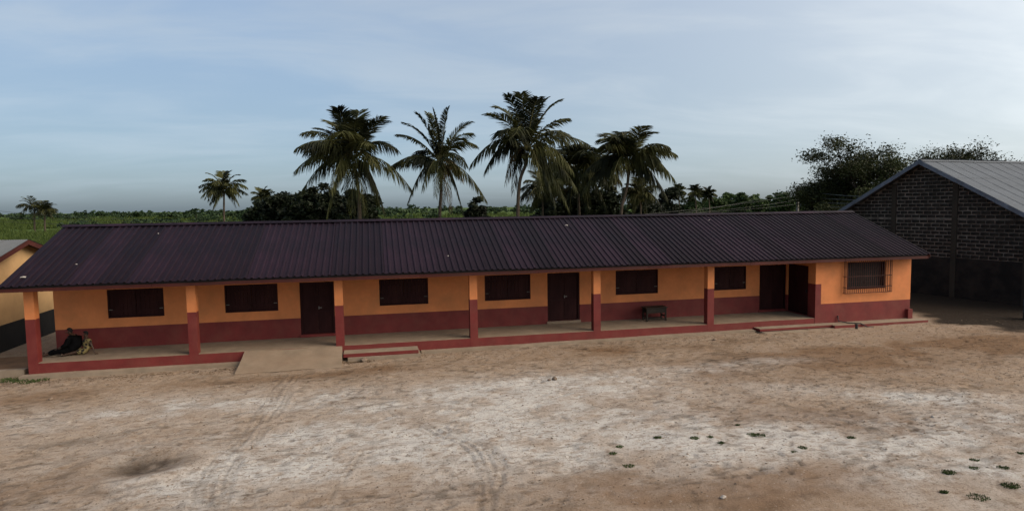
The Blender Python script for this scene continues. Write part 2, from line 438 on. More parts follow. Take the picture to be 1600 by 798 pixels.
for _ in range(420):      # lines of footsteps wandering over the yard
    x, y = rng.uniform(-7, 39), rng.uniform(-12.3, -0.7); a = rng.uniform(0, 6.28)
    for k in range(rng.randint(2, 9)):
        a += rng.gauss(0, .18); x += math.cos(a)*0.55; y += math.sin(a)*0.55
        if not (-7.5 < x < 39.5 and -12.4 < y < -0.6): break
        s_ = 0.09*(-1)**k
        dent(x-math.sin(a)*s_, y+math.cos(a)*s_, a+rng.gauss(0, .2), rng.uniform(.10, .15), rng.uniform(.045, .065), rng.uniform(.005, .024))
for _ in range(900):      # scuffs and small pits
    dent(rng.uniform(-7, 39), rng.uniform(-12.3, -0.6), rng.uniform(-.5, .5), rng.uniform(.06, .22), rng.uniform(.04, .08), rng.uniform(.004, .02))
yard = (GY > -16) & (GY < 1.5) & (GX > -12) & (GX < 46)
xs, ys = GX[yard], GY[yard]
for P, w, dep in TRACKS:
    d, s = seg_dist(xs, ys, P)
    d = d + (vnoise(xs*2.2, ys*2.2, 77)-0.5)*0.08 + (vnoise(xs*9, ys*9, 78)-0.5)*0.03
    fade = sst(fbm(s*1.1+w*90, s*0+dep*900, 61, 2), 0.28, 0.5)
    g = np.exp(-(d/w)**2)*fade
    ridge = np.exp(-((np.abs(d)-w*1.9)/(w*0.7))**2)*fade
    z = GZ[yard]; z = z - 0.6*dep*g + dep*0.4*ridge; GZ[yard] = z
    t = trk[yard]; trk[yard] = np.maximum(t, g)
# the burnt hollow
pc = on_z(222, 728, -0.45)
rp = np.hypot((GX-pc.x)/0.62, (GY-pc.y)/0.50)
GZ = GZ - 0.13*np.exp(-rp**2*1.3) + 0.05*np.exp(-((rp-1.7)/0.5)**2)
# colour masks (stains, bleached sand, damp earth, painted shade)
def blob(u, v, rx, ry, rot=0.0):
    c = on_z(u, v, -0.43)
    dx, dy = GX-c.x, GY-c.y
    ca, sa = math.cos(rot), math.sin(rot)
    return np.exp(-(((dx*ca+dy*sa)/rx)**2+((-dx*sa+dy*ca)/ry)**2))
n_a = fbm(GX*0.55, GY*0.75, 101, 4); n_b = fbm(GX*1.3, GY*1.5, 111, 4); n_c = fbm(GX*0.18, GY*0.2, 121, 3)
white = (0.42*blob(600, 690, 7.5, 3.4) + 0.5*blob(850, 625, 4.2, 1.9) + 0.9*blob(822, 634, 0.9, 0.35) + 0.75*blob(790, 600, 2.2, 0.7) + 0.6*blob(905, 598, 2.2, 0.8) + 0.55*blob(680, 620, 1.5, 1.0, 0.5)
         + 0.55*blob(1040, 690, 3.0, 1.6, -0.2) + 0.6*blob(1215, 690, 3.4, 1.0, -0.15) + 0.95*blob(1420, 622, 2.6, 0.6, -0.5) + 0.9*blob(1540, 730, 2.4, 1.6)
         + 0.5*blob(1120, 575, 3.0, 0.5) + 0.6*blob(1560, 650, 2.5, 1.2) + 0.45*blob(480, 700, 2.0, 1.5) + 0.5*blob(480, 625, 1.8, 0.9) + 0.45*blob(640, 700, 2.5, 1.4) + 0.35*blob(110, 650, 3.2, 1.2) + 0.4*blob(300, 630, 2.4, 0.8) + 0.35*blob(330, 760, 2.0, 1.2))
white = np.clip(white*(0.55+0.75*sst(n_b, 0.32, 0.64))*(0.74+0.35*sst(fbm(GX*3.4, GY*3.8, 115, 3), 0.35, 0.6)), 0, 0.92)
brown = (1.0*blob(1330, 565, 6.0, 2.0) + 0.85*blob(1080, 750, 2.6, 0.9) + 0.9*blob(1250, 770, 3.2, 0.9) + 0.85*blob(1340, 660, 3.4, 1.0, -0.4) + 0.7*blob(1120, 640, 1.8, 0.5)
         + 0.65*blob(600, 578, 1.3, 0.7) + 0.8*blob(980, 548, 4.0, 0.7) + 0.7*blob(1500, 540, 4.0, 2.0) + 0.45*blob(60, 620, 2.0, 0.8) + 0.55*blob(190, 735, 1.3, 0.7) + 0.5*blob(60, 770, 1.4, 0.8) + 0.3*blob(260, 690, 2.0, 0.6)
         + 0.6*blob(620, 770, 2.0, 0.5) + 0.5*blob(450, 590, 4, 0.4))
brown = np.clip(brown*(0.45+1.1*sst(n_a, 0.3, 0.65)), 0, 1)
dark = np.clip(np.exp(-(rp/1.05)**2)*0.85*(0.35+0.65*sst(fbm(GX*3, GY*3, 91, 3), 0.3, 0.6)) + 0.45*blob(100, 692, 0.9, 0.3, 0.3)*sst(n_b, .4, .6) + 0.25*sst(dents, 0.72, 0.9)*sst(brown+0.3*n_a, 0.25, 0.7), 0, 1)
dark = np.clip(dark+0.20*sst(fbm(GX*2.6, GY*4.6, 131, 3), 0.58, 0.70)*sst(n_a, 0.33, 0.55), 0, 1)
flk = vnoise(GX*4.2+vnoise(GX*1.7, GY*1.7, 15), GY*8.5, 151)*sst(fbm(GX*0.5, GY*0.6, 161, 3), 0.36, 0.6)
dark = np.clip(dark+0.30*sst(flk, 0.62, 0.82), 0, 1)
dark = np.maximum(dark, 0.30*np.clip(trk, 0, 1))
dark = np.maximum(dark, 0.5*foot*sst(brown+0.5*n_a, 0.15, 0.7)+0.22*foot)
# shade beside the hall, painted near-black into the soil colour
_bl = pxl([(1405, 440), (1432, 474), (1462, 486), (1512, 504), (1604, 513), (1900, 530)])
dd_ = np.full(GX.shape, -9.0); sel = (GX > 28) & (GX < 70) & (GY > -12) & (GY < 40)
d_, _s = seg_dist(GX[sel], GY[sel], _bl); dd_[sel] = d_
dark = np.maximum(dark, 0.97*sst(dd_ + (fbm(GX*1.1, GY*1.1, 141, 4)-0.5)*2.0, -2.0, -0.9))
grass = np.clip(sst(GY+0.35*(GX-16)*(GX > 34)*-1.0, 9, 14) + (1-sst(GX, -9, -6.5))*sst(GY, 6, 9), 0, 1)
grass = np.where(GX > 30, sst(GY, 18, 24), grass)
me = bpy.data.meshes.new('ground')
ny, nx = GX.shape
idx = np.arange(ny*nx).reshape(ny, nx)
quads = np.stack([idx[:-1, :-1], idx[:-1, 1:], idx[1:, 1:], idx[1:, :-1]], -1).reshape(-1, 4)
me.vertices.add(ny*nx); me.vertices.foreach_set('co', np.stack([GX, GY, GZ], -1).ravel())
me.loops.add(quads.size); me.loops.foreach_set('vertex_index', quads.ravel().astype(np.int32))
me.polygons.add(len(quads)); me.polygons.foreach_set('loop_start', np.arange(0, quads.size, 4, dtype=np.int32)); me.polygons.foreach_set('loop_total', np.full(len(quads), 4, np.int32))
me.update(); me.validate()
me.polygons.foreach_set('use_smooth', np.ones(len(me.polygons), bool))
at = me.color_attributes.new('soil', 'FLOAT_COLOR', 'POINT')
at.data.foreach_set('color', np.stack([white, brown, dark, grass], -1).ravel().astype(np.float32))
gm = bpy.data.materials.new('sandy_soil'); gm.use_nodes = True
L = gm.node_tree.links; gb = gm.node_tree.nodes['Principled BSDF']
gb.inputs['Roughness'].default_value = 0.95; gb.inputs['Specular IOR Level'].default_value = 0.1
vc = nd(gm, 'ShaderNodeVertexColor', layer_name='soil'); sp = nd(gm, 'ShaderNodeSeparateColor'); L.new(vc.outputs[0], sp.inputs[0])
tc = nd(gm, 'ShaderNodeTexCoord')
def gmix(fac, c, prev):
    x = nd(gm, 'ShaderNodeMixRGB')
    L.new(fac, x.inputs[0]); L.new(prev, x.inputs[1])
    if isinstance(c, tuple): x.inputs[2].default_value = (*c, 1)
    else: L.new(c, x.inputs[2])
    return x.outputs[0]
def gnoise(scale, lo, hi, t0=0.0, t1=1.0, detail=6.0, rough=0.6, stretch=(1, 1, 1)):
    mp = nd(gm, 'ShaderNodeMapping'); mp.inputs['Scale'].default_value = stretch; L.new(tc.outputs['Object'], mp.inputs[0])
    n = nd(gm, 'ShaderNodeTexNoise', Scale=scale, Detail=detail, Roughness=rough); L.new(mp.outputs[0], n.inputs['Vector'])
    r = nd(gm, 'ShaderNodeMapRange'); r.inputs['From Min'].default_value = lo; r.inputs['From Max'].default_value = hi; r.inputs['To Min'].default_value = t0; r.inputs['To Max'].default_value = t1
    L.new(n.outputs[0], r.inputs[0]); return r.outputs[0]
c0 = nd(gm, 'ShaderNodeRGB'); c0.outputs[0].default_value = (0.292, 0.226, 0.170, 1)
col = gmix(gnoise(0.8, 0.35, 0.7, 0, 0.8), (0.262, 0.190, 0.130), c0.outputs[0])
col = gmix(gnoise(2.7, 0.45, 0.75, 0, 0.7), (0.325, 0.280, 0.236), col)
col = gmix(sp.outputs[1], (0.172, 0.106, 0.062), col)
col = gmix(sp.outputs[0], (0.47, 0.455, 0.43), col)
col = gmix(gnoise(6.5, 0.50, 0.66, 0, 0.6, stretch=(0.7, 1.4, 1)), (0.18, 0.122, 0.08), col)
col = gmix(gnoise(10.0, 0.56, 0.62, 0, 0.5, detail=8.0, rough=0.7), (0.165, 0.116, 0.08), col)
col = gmix(gnoise(13.0, 0.60, 0.66, 0, 0.55, detail=8.0, rough=0.7), (0.40, 0.37, 0.335), col)
col = gmix(gnoise(24.0, 0.55, 0.66, 0, 0.6), (0.10, 0.066, 0.042), col)
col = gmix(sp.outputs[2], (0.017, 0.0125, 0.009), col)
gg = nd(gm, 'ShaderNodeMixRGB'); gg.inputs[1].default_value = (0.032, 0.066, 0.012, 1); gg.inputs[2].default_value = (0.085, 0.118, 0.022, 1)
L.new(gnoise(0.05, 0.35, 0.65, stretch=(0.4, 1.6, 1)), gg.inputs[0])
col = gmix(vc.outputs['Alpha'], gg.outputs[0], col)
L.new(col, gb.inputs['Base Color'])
bp = nd(gm, 'ShaderNodeBump', Strength=0.6, Distance=0.03)
L.new(gnoise(22.0, 0.2, 0.8, detail=8.0, rough=0.7), bp.inputs['Height']); L.new(bp.outputs[0], gb.inputs['Normal'])
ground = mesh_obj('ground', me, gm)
tag(ground, kind='structure')
tag(ground, 'trodden sandy school yard running out into green fields', 'ground')
def gz(x, y):
    i = min(max(int(np.searchsorted(gx, x)), 0), nx-1); j = min(max(int(np.searchsorted(gy, y)), 0), ny-1)
    return float(GZ[j, i])
def ground_at(u, v):
    p = on_z(u, v, -0.43); p = on_z(u, v, gz(p.x, p.y)); p.z = gz(p.x, p.y)
    return p

# ------------------------------------------------------------------ the school building
YB = 1.85                     # front face of the classroom wall, behind the veranda
XE, XR = 27.72, 32.20         # end room
YBACK = 7.85
school = empty('school_building', (0, 0, -0.45))
tag(school, 'long low orange and maroon school block with veranda and dark ribbed roof', 'building')
SO = Vector((0, 0, 0.45))     # parts are written in world heights
def part(mb, name, mats, parent=school, bevel=0.0, smooth=False):
    o = mb.build(name, mats, parent, None, smooth, bevel)
    if parent is school: o.location = SO
    return o
def wall_grid(mb, axis, a0, a1, z0, z1, f, t, holes, band, extra_bands=()):
    """a wall with openings; axis 'x' runs along X with its face at y=f (thickness t back), axis 'y' along Y with face at x=f.
    band: height below which the paint is slot 1, else slot 0; extra_bands: (a0, a1, height)"""
    As = sorted({a0, a1, *[h[0] for h in holes], *[h[1] for h in holes], *[e[0] for e in extra_bands], *[e[1] for e in extra_bands]})
    Zs = sorted({z0, z1, band, *[h[2] for h in holes], *[h[3] for h in holes], *[e[2] for e in extra_bands]})
    As = [a for a in As if a0 <= a <= a1]; Zs = [z for z in Zs if z0 <= z <= z1]
    def solid(i, j):
        if i < 0 or j < 0 or i >= len(As)-1 or j >= len(Zs)-1: return False
        a = (As[i]+As[i+1])/2; z = (Zs[j]+Zs[j+1])/2
        return not any(h[0] < a < h[1] and h[2] < z < h[3] for h in holes)
    def P(a, d, z): return (a, f+d, z) if axis == 'x' else (f+d, a, z)
    for i in range(len(As)-1):
        for j in range(len(Zs)-1):
            if not solid(i, j): continue
            A, B, C, D = As[i], As[i+1], Zs[j], Zs[j+1]
            a, z = (A+B)/2, (C+D)/2
            m = 1 if z < band else 0
            for e in extra_bands:
                if e[0] < a < e[1] and z < e[2]: m = 1
            mb.add([P(A, 0, C), P(B, 0, C), P(B, 0, D), P(A, 0, D)], [(0, 1, 2, 3)], m)
            mb.add([P(A, t, C), P(B, t, C), P(B, t, D), P(A, t, D)], [(3, 2, 1, 0)], m)
            if not solid(i-1, j): mb.add([P(A, 0, C), P(A, t, C), P(A, t, D), P(A, 0, D)], [(3, 2, 1, 0)], m)
            if not solid(i+1, j): mb.add([P(B, 0, C), P(B, t, C), P(B, t, D), P(B, 0, D)], [(0, 1, 2, 3)], m)
            if not solid(i, j-1): mb.add([P(A, 0, C), P(B, 0, C), P(B, t, C), P(A, t, C)], [(3, 2, 1, 0)], m)
            if not solid(i, j+1): mb.add([P(A, 0, D), P(B, 0, D), P(B, t, D), P(A, t, D)], [(0, 1, 2, 3)], m)

WINS = [(1.62, 3.38), (5.35, 7.13), (10.70, 12.50), (14.66, 16.47), (19.99, 21.82), (24.33, 25.81)]
WZ0, WZ1 = 1.02, 2.0
DOORS = [(7.88, 9.08), (17.15, 18.47), (26.44, 27.70)]
DZ0, DZ1 = 0.10, 2.0
WT = 0.2
mb = MB()
wall_grid(mb, 'x', 0.0, XE-0.003, -0.40, 2.62, YB, WT, [(a, b, WZ0, WZ1) for a, b in WINS]+[(a, b, DZ0, DZ1) for a, b in DOORS], 0.71)
part(mb, 'classroom_wall', [M['orange'], M['red']])
mb = MB()
wall_grid(mb, 'x', XE, XR, -0.40, 2.62, 0.0, WT, [(29.16, 30.97, 1.08, 2.18)], 0.555, [(XE, XE+0.26, 1.36)])
part(mb, 'end_room_wall', [M['orange'], M['red']])
mb = MB()   # side wall of the end room, with a doorway onto the veranda
wall_grid(mb, 'y', WT+0.002, YB+0.6, -0.40, 2.62, XE, WT, [(0.45, 1.80, 0.02, 2.05)], 0.71, [(WT, 0.45, 1.36)])
part(mb, 'end_room_side_wall', [M['orange'], M['red']])
mb = MB()
wall_grid(mb, 'y', WT+0.002, YBACK, -0.40, 2.62, XR-WT, WT, [], 0.555)
part(mb, 'right_end_wall', [M['orange'], M['red']])
mb = MB()
wall_grid(mb, 'y', YB+WT+0.002, YBACK, -0.40, 2.62, 0.0, WT, [], 0.71)
part(mb, 'left_end_wall', [M['orange'], M['red']])
mb = MB()
wall_grid(mb, 'x', 0.0, XR, -0.40, 2.62, YBACK+0.002, WT, [], 0.71)
part(mb, 'rear_wall', [M['orange'], M['red']])
for x in (0.0, XR-WT):      # gable triangles
    mb = MB()
    y0, y1, yr = -0.28, 8.08, 3.9
    V = [(x, y0, 2.623), (x, y1, 2.623), (x, yr, 4.05), (x+WT, y0, 2.623), (x+WT, y1, 2.623), (x+WT, yr, 4.05)]
    V[0] = (x, 0.25, 2.623); V[3] = (x+WT, 0.25, 2.623); V[1] = (x, 7.6, 2.623); V[4] = (x+WT, 7.6, 2.623)
    mb.add(V, [(0, 2, 1), (3, 4, 5), (0, 1, 4, 3), (1, 2, 5, 4), (0, 3, 5, 2)])
    part(mb, 'gable', [M['orange']])

# veranda floor, plinth, footing
mb = MB(); mb.box(0.02, XE-0.003, 0.02, YB-0.003, -0.42, -0.004)
mb.box(0.02, XE-0.003, 0.10, YB-0.003, -0.0035, 0.0)
fl = part(mb, 'veranda_floor', [M['concrete']])
mb = MB()
n = 90
for i in range(n):      # painted kerb face, its upper paint edge a little ragged
    a, b = 27.70*i/n, 27.70*(i+1)/n
    za = -0.006-0.010*vnoise(np.array(a*2.5), np.array(1.0), 5); zb = -0.006-0.010*vnoise(np.array(b*2.5), np.array(1.0), 5)
    ha, hb = -0.335, -0.335
    mb.add([(a, 0, ha), (b, 0, hb), (b, 0, zb), (a, 0, za)], [(0, 1, 2, 3)], 0)
    mb.add([(a, 0, za), (b, 0, zb), (b, 0.11+0.03*math.sin(b*1.7), 0.002), (a, 0.11+0.03*math.sin(a*1.7), 0.002)], [(0, 1, 2, 3)], 1)
mb.add([(0, 0, -0.335), (0, YB, -0.335), (0, YB, -0.002), (0, 0, -0.002)], [(3, 2, 1, 0)], 0)
part(mb, 'plinth', [M['red'], M['concrete']])
for a, b in [(-0.16, 6.20), (12.05, 24.9)]:
    mb = MB()
    k = int((b-a)/0.7); V = []; F = []
    for i in range(k+1):
        p = a+(b-a)*i/k
        yo = -0.24-0.06*float(vnoise(np.array(p*1.3), np.array(2.0), 8)); zo = -0.335+0.02*float(vnoise(np.array(p*0.9), np.array(4.), 9))+0.04*float(sst(np.array(p), 10., 26.))
        V += [(p, yo, -0.62), (p, yo, zo-.012), (p, -0.002, zo), (p, -0.002, -0.62)]
    for i in range(k):
        for j in range(3): F.append((i*4+j, (i+1)*4+j, (i+1)*4+j+1, i*4+j+1))
    F.append((0, 1, 2, 3)); F.append((k*4+3, k*4+2, k*4+1, k*4))
    mb.add(V, F)
    part(mb, 'footing', [M['concrete_pale']])
# columns
for k in range(6):
    x = k*4.6
    mb = MB()
    w = 0.275
    V = []
    for z in (-0.40, 1.37, 2.45):
        V += [(x, -0.004, z), (x+w, -0.004, z), (x+w, 0.27, z), (x, 0.27, z)]
    for lv, m_ in ((0, 1), (1, 0)):
        o = lv*4
        mb.add([V[o+i] for i in range(8)], [(0, 1, 5, 4), (1, 2, 6, 5), (2, 3, 7, 6), (3, 0, 4, 7)], m_)
    part(mb, 'column', [M['orange'], M['red']])
# ring beam over the columns, hidden high under the eave
mb = MB(); mb.box(0.0, XE-0.004, 0.012, 0.25, 2.452, 2.62); part(mb, 'ring_beam', [M['fascia']])
# fascia boards, each a length of timber
x = -0.40
while x < 32.5:
    L_ = min(4.15, 32.55-x)
    mb = MB(); mb.box(x+0.003, x+L_-0.003, -0.50, -0.475, 2.275+rng.uniform(-.006, .006), 2.385, 0, 0.004); part(mb, 'fascia_board', [M['fascia']])
    x += 4.15

mb = MB(); mb.box(XE*0-0.36, 32.5, -0.470, -0.42, 2.30, 2.468); part(mb, 'eave_batten', [M['tar']])  # black strip in place of the shadow between roof sheets and fascia
# roof: long-span ribbed sheets
EAVE_Y, EAVE_Z, RID_Y, RID_Z = -0.56, 2.45, 3.90, 4.13
slope = Vector((0, RID_Y-EAVE_Y, RID_Z-EAVE_Z)); SL = slope.length; ang = math.atan2(slope.z, slope.y)
SW = 0.868; PITCHR = SW/4
def roof_sheet_mesh():
    prof = []
    for k in range(4):
        b = k*PITCHR
        prof += [(b, 0), (b+0.120, 0.0), (b+0.138, 0.036), (b+0.188, 0.036), (b+0.206, 0)]
    prof.append((SW+0.015, 0.0))
    V = []; F = []
    ns = 4
    for s in range(ns+1):
        for (a, h) in prof: V.append((a, SL*s/ns, h))
    n = len(prof)
    for s in range(ns):
        for i in range(n-1): F.append((s*n+i, s*n+i+1, (s+1)*n+i+1, (s+1)*n+i))
    # turned-down lip at the eave
    base = len(V)
    for (a, h) in prof: V.append((a, 0.0, h-0.012))
    for i in range(n-1): F.append((base+i, base+i+1, i+1, i))
    me = bpy.data.meshes.new('roof_sheet'); me.from_pydata(V, [], F); me.materials.append(M['roof']); me.update()
    return me
rs = roof_sheet_mesh()
ns = int(round((32.55+0.40)/SW))
for side in (0, 1):
    for i in range(ns):
        o = bpy.data.objects.new('roof_sheet', rs); COL.objects.link(o); o.parent = school
        x = -0.40+i*SW
        dz = rng.uniform(0, 0.004)+(0.004 if i % 2 else 0)
        if side == 0:
            o.location = SO+Vector((x, EAVE_Y+rng.uniform(-.02, .02), EAVE_Z+dz)); o.rotation_euler = (ang+rng.uniform(-.002, .002), 0, 0)
        else:
            o.location = SO+Vector((x+SW, 2*RID_Y-EAVE_Y, EAVE_Z+dz)); o.rotation_euler = (ang, 0, math.pi)
XL, XRR = -0.40, -0.40+ns*SW
x = XL-0.02
cap_me = None
while x < XRR:
    if cap_me is None:
        V = []; F = []
        for a in (0, 2.43):
            V += [(a, -0.20, -0.040), (a, -0.19, -0.028), (a, -0.02, 0.045), (a, 0.02, 0.045), (a, 0.19, -0.028), (a, 0.20, -0.040)]
        F = [(i, i+6, i+7, i+1) for i in range(5)]
        cap_me = bpy.data.meshes.new('ridge_cap'); cap_me.from_pydata(V, [], F); cap_me.materials.append(M['roof']); cap_me.update()
    o = bpy.data.objects.new('ridge_cap', cap_me); COL.objects.link(o); o.parent = school
    o.location = SO+Vector((min(x, XRR-2.42), RID_Y, RID_Z+0.028+rng.uniform(0, .006)))
    x += 2.40
for xx in (XL-0.012, XRR-0.02):      # barge boards along the sloping ends
    for sgn in (0, 1):
        mb = MB()
        ya, yb_ = (EAVE_Y+0.03, RID_Y) if sgn == 0 else (2*RID_Y-EAVE_Y-0.03, RID_Y)
        za, zb = EAVE_Z-0.008, RID_Z-0.006
        V = [(xx, ya, za-0.13), (xx, ya, za), (xx, yb_, zb), (xx, yb_, zb-0.13)]
        V += [(v[0]+0.022, v[1], v[2]) for v in V]
        mb.add(V, [(0, 1, 2, 3), (7, 6, 5, 4), (0, 4, 5, 1), (1, 5, 6, 2), (2, 6, 7, 3), (3, 7, 4, 0)])
        part(mb, 'barge_board', [M['fascia']])

# windows: pairs of plank shutters in a frame
def shutter_mesh(w, h, planks):
    mb = MB(); pw = w/planks
    for i in range(planks):
        mb.box(i*pw+0.003, (i+1)*pw-0.003, 0, 0.022, 0, h, 0, 0.0025)
    mb.box(0.03, w-0.03, -0.02, -0.0005, h*0.16, h*0.16+0.07); mb.box(0.03, w-0.03, -0.02, -0.0005, h*0.76, h*0.76+0.07)
    return mb
for (a, b) in WINS:
    w = (b-a)
    fr = MB()
    fr.box(a, a+0.05, YB+0.015, YB+0.10, WZ0, WZ1); fr.box(b-0.05, b, YB+0.015, YB+0.10, WZ0, WZ1)
    fr.box(a+0.05, b-0.05, YB+0.015, YB+0.10, WZ1-0.05, WZ1); fr.box(a+0.05, b-0.05, YB+0.015, YB+0.10, WZ0, WZ0+0.045)
    W = part(fr, 'window', [M['shutter']])
    for s in (0, 1):
        x0 = a+0.055 if s == 0 else (a+b)/2+0.004
        sh = shutter_mesh((w-0.11)/2-0.004, WZ1-WZ0-0.11, 6)
        so = sh.build('shutter', [M['shutter']], W); so.location = (x0, YB+0.045+rng.uniform(0, .012), WZ0+0.055)
        hg = MB(); hx = a+0.03 if s == 0 else b-0.15
        hg.box(hx, hx+0.12, YB+0.004, YB+0.012, WZ0+0.27, WZ0+0.295)
        hg.build('hinge', [M['polewood']], W)
# doors
def door(a, b, z0, z1, y, name_leafs=2):
    fr = MB()
    fr.box(a, a+0.06, y+0.015, y+0.13, z0, z1); fr.box(b-0.06, b, y+0.015, y+0.13, z0, z1); fr.box(a+0.06, b-0.06, y+0.015, y+0.13, z1-0.06, z1)
    D = part(fr, 'door', [M['shutter']])
    w = (b-a-0.124)/2
    for s in (0, 1):
        x0 = a+0.061+s*(w+0.003)
        lf = MB(); h = z1-z0-0.07
        lf.box(0, w, 0, 0.03, 0, h)
        for (p, q) in ((0.08, 0.44), (0.52, 0.94)):
            lf.box(0.07, w-0.07, -0.014, -0.0005, h*p, h*q, 0, 0.002)
        lo = lf.build('door_leaf', [M['shutter']], D); lo.location = (x0, y+0.07+0.01*s, z0+0.005)
        if s == 1 and a < 25:
            hd = MB(); hd.box(0.03, 0.15, -0.045, -0.02, h*0.52-0.012, h*0.52+0.012); hd.box(0.03, 0.06, -0.045, 0.0, h*0.52-0.05, h*0.52+0.05)
            hd.build('door_handle', [M['steel']], D).location = (x0, y+0.07, z0)
    return D
for a, b in DOORS: door(a, b, DZ0, DZ1, YB)
for a, b in DOORS[:2]:
    mb = MB(); mb.box(a-0.03, b+0.03, YB-0.05, YB+WT-0.01, 0.002, DZ0-0.002); part(mb, 'door_sill', [M['red'] if a < 10 else M['concrete']])
mb = MB(); mb.box(DOORS[2][0]-0.03, DOORS[2][1]+.005, YB-0.03, YB+WT-0.01, 0.002, DZ0-0.002); part(mb, 'door_sill', [M['red']])
# side door of the end room
mb = MB(); mb.box(XE+0.07, XE+0.11, 0.455, 1.795, 0.03, 2.045); D = part(mb, 'door', [M['shutter']])
h_ = MB(); h_.box(XE+0.03, XE+0.069, 0.60, 0.63, 0.95, 1.08); h_.build('door_handle', [M['black']], D)
# end room window with a burglar-proof cage
mb = MB()
mb.box(29.16, 29.22, 0.03, 0.14, 1.08, 2.18); mb.box(30.91, 30.97, 0.03, 0.14, 1.08, 2.18); mb.box(29.22, 30.91, 0.03, 0.14, 2.12, 2.18); mb.box(29.22, 30.91, 0.03, 0.14, 1.08, 1.14)
W = part(mb, 'window', [M['shutter']])
for s in (0, 1):
    sh = shutter_mesh(0.835, 0.97, 6); sh.build('shutter', [M['tar']], W).location = (29.225+s*0.845, 0.165, 1.145)  # shutters blackened to stand for the dark room behind
GX0, GX1, GZ0, GZ1, GYF = 28.98, 31.14, 0.945, 2.27, -0.15
mb = MB(); r_ = 0.014
for z in (GZ0, 1.18, 1.62, GZ1):
    mb.tube([(GX0, -0.002, z), (GX0, GYF, z), (GX1, GYF, z), (GX1, -0.002, z)], r_, 5)
G = part(mb, 'window_cage', [M['iron']])
nb = 23
for i in range(nb):
    x = GX0+(GX1-GX0)*i/(nb-1)
    b_ = MB(); b_.tube([(x, GYF-0.012, GZ0-0.01), (x+rng.uniform(-.006, .006), GYF-0.012, GZ1+0.01)], 0.011, 4); b_.build('bar', [M['iron']], G)
for z in (GZ0, GZ0+.03):
    pass
for y in (-0.10, -0.05):
    for x in (GX0, GX1):
        b_ = MB(); b_.tube([(x, y, GZ0), (x, y, GZ1)], 0.010, 4); b_.build('bar', [M['iron']], G)

# ramp, steps, apron
mb = MB()
zr = gz(7.7, -1.5)
nn = 9
top = []; bot = []
for i in range(nn):
    t = i/(nn-1); y = -0.01-1.36*t
    zt = -0.012+(zr+0.012+0.02)*t - 0.02*math.sin(math.pi*t)
    top.append((6.28-0.06*t, y, zt)); bot.append((9.40+0.03*t, y, zt))
V = []
for a_, b_ in zip(top, bot):
    for j in range(7):
        s = j/6; V.append((a_[0]+(b_[0]-a_[0])*s, a_[1]+0.05*math.sin(j*2.1)*(a_[1] < -1.3), a_[2]+0.008*math.sin(j*1.7+a_[1]*3)))
F = [(i*7+j, (i+1)*7+j, (i+1)*7+j+1, i*7+j+1) for i in range(nn-1) for j in range(6)]
o0 = len(V)
for i in range(nn): V.append((V[i*7][0], V[i*7][1], -0.7)); V.append((V[i*7+6][0], V[i*7+6][1], -0.7))
for i in range(nn-1):
    F.append((i*7, o0+2*i, o0+2*i+2, (i+1)*7)); F.append((i*7+6, (i+1)*7+6, o0+2*i+3, o0+2*i+1))
F.append((7*(nn-1), o0+2*(nn-1), o0+2*nn-1, 7*nn-1))
mb.add(V, F); part(mb, 'ramp', [M['concrete']])
mb = MB(); mb.box(9.46, 11.93, -0.58, -0.003, -0.29, -0.175, 0)
mb.box(9.462, 11.928, -0.578, -0.005, -0.1745, -0.165, 1)
st = part(mb, 'step', [M['red'], M['concrete_pale']], bevel=0)
mb = MB(); mb.box(9.60, 11.99, -0.66, -0.02, -0.62, -0.292, 0, 0.012); part(mb, 'step_base', [M['concrete_pale']])
mb = MB(); mb.box(24.98, 28.15, -0.44, -0.006, -0.31, -0.225, 0); mb.box(24.984, 28.146, -0.436, -0.008, -0.2245, -0.215, 1)
part(mb, 'step', [M['red'], M['concrete_pale']])
mb = MB(); mb.box(25.05, 28.4, -0.80, -0.01, -0.62, -0.335, 0, 0.012); part(mb, 'step_base', [M['concrete_pale']])
mb = MB(); mb.box(28.152, 32.52, -0.60, -0.004, -0.60, -0.235, 0, 0.004); mb.box(28.16, 32.51, -0.59, -0.006, -0.234, -0.222, 1)
mb.box(32.203, 32.52, -0.003, 7.8, -0.60, -0.235, 0)
part(mb, 'apron', [M['red'], M['concrete_pale']])
mb = MB(); mb.box(32.0, 32.22, -0.13, -0.004, -0.22, 0.17, 0, 0.004); part(mb, 'corner_stub', [M['red']])

# ------------------------------------------------------------------ cream house beyond the left end
HX = -3.0
house = empty('cream_house', (HX, 6.1, -0.47))
tag(house, 'small cream plastered house with grey sheet roof and maroon barge boards, beside the veranda end', 'house')
HO = -Vector((HX, 6.1, -0.47))
def hpart(mb, name, mats):
    o = mb.build(name, mats, house); o.location = HO; return o
Y0, Y1, HR, HS = 2.3, 9.9, 3.62, 0.262
mb = MB()
def zroof(y): return HR-HS*abs(y-6.1)-0.06
def hprism(mb, pts, x0, x1, m=0):
    n = len(pts)
    V = [(x0, y, z) for y, z in pts]+[(x1, y, z) for y, z in pts]
    F = [tuple(range(n))[::-1], tuple(range(n, 2*n))]+[(i, (i+1) % n, n+(i+1) % n, n+i) for i in range(n)]
    mb.add(V, F, m)
hprism(mb, [(Y0, 0.52), (Y1, 0.52), (Y1, zroof(Y1)), (6.1, zroof(6.1)), (Y0, zroof(Y0))], -9.0, HX)
hpart(mb, 'wall', [M['cream']])
mb = MB(); mb.box(-9.012, HX+0.012, Y0-0.012, Y1+0.012, -0.7, 0.518); hpart(mb, 'skirting', [M['tar']])
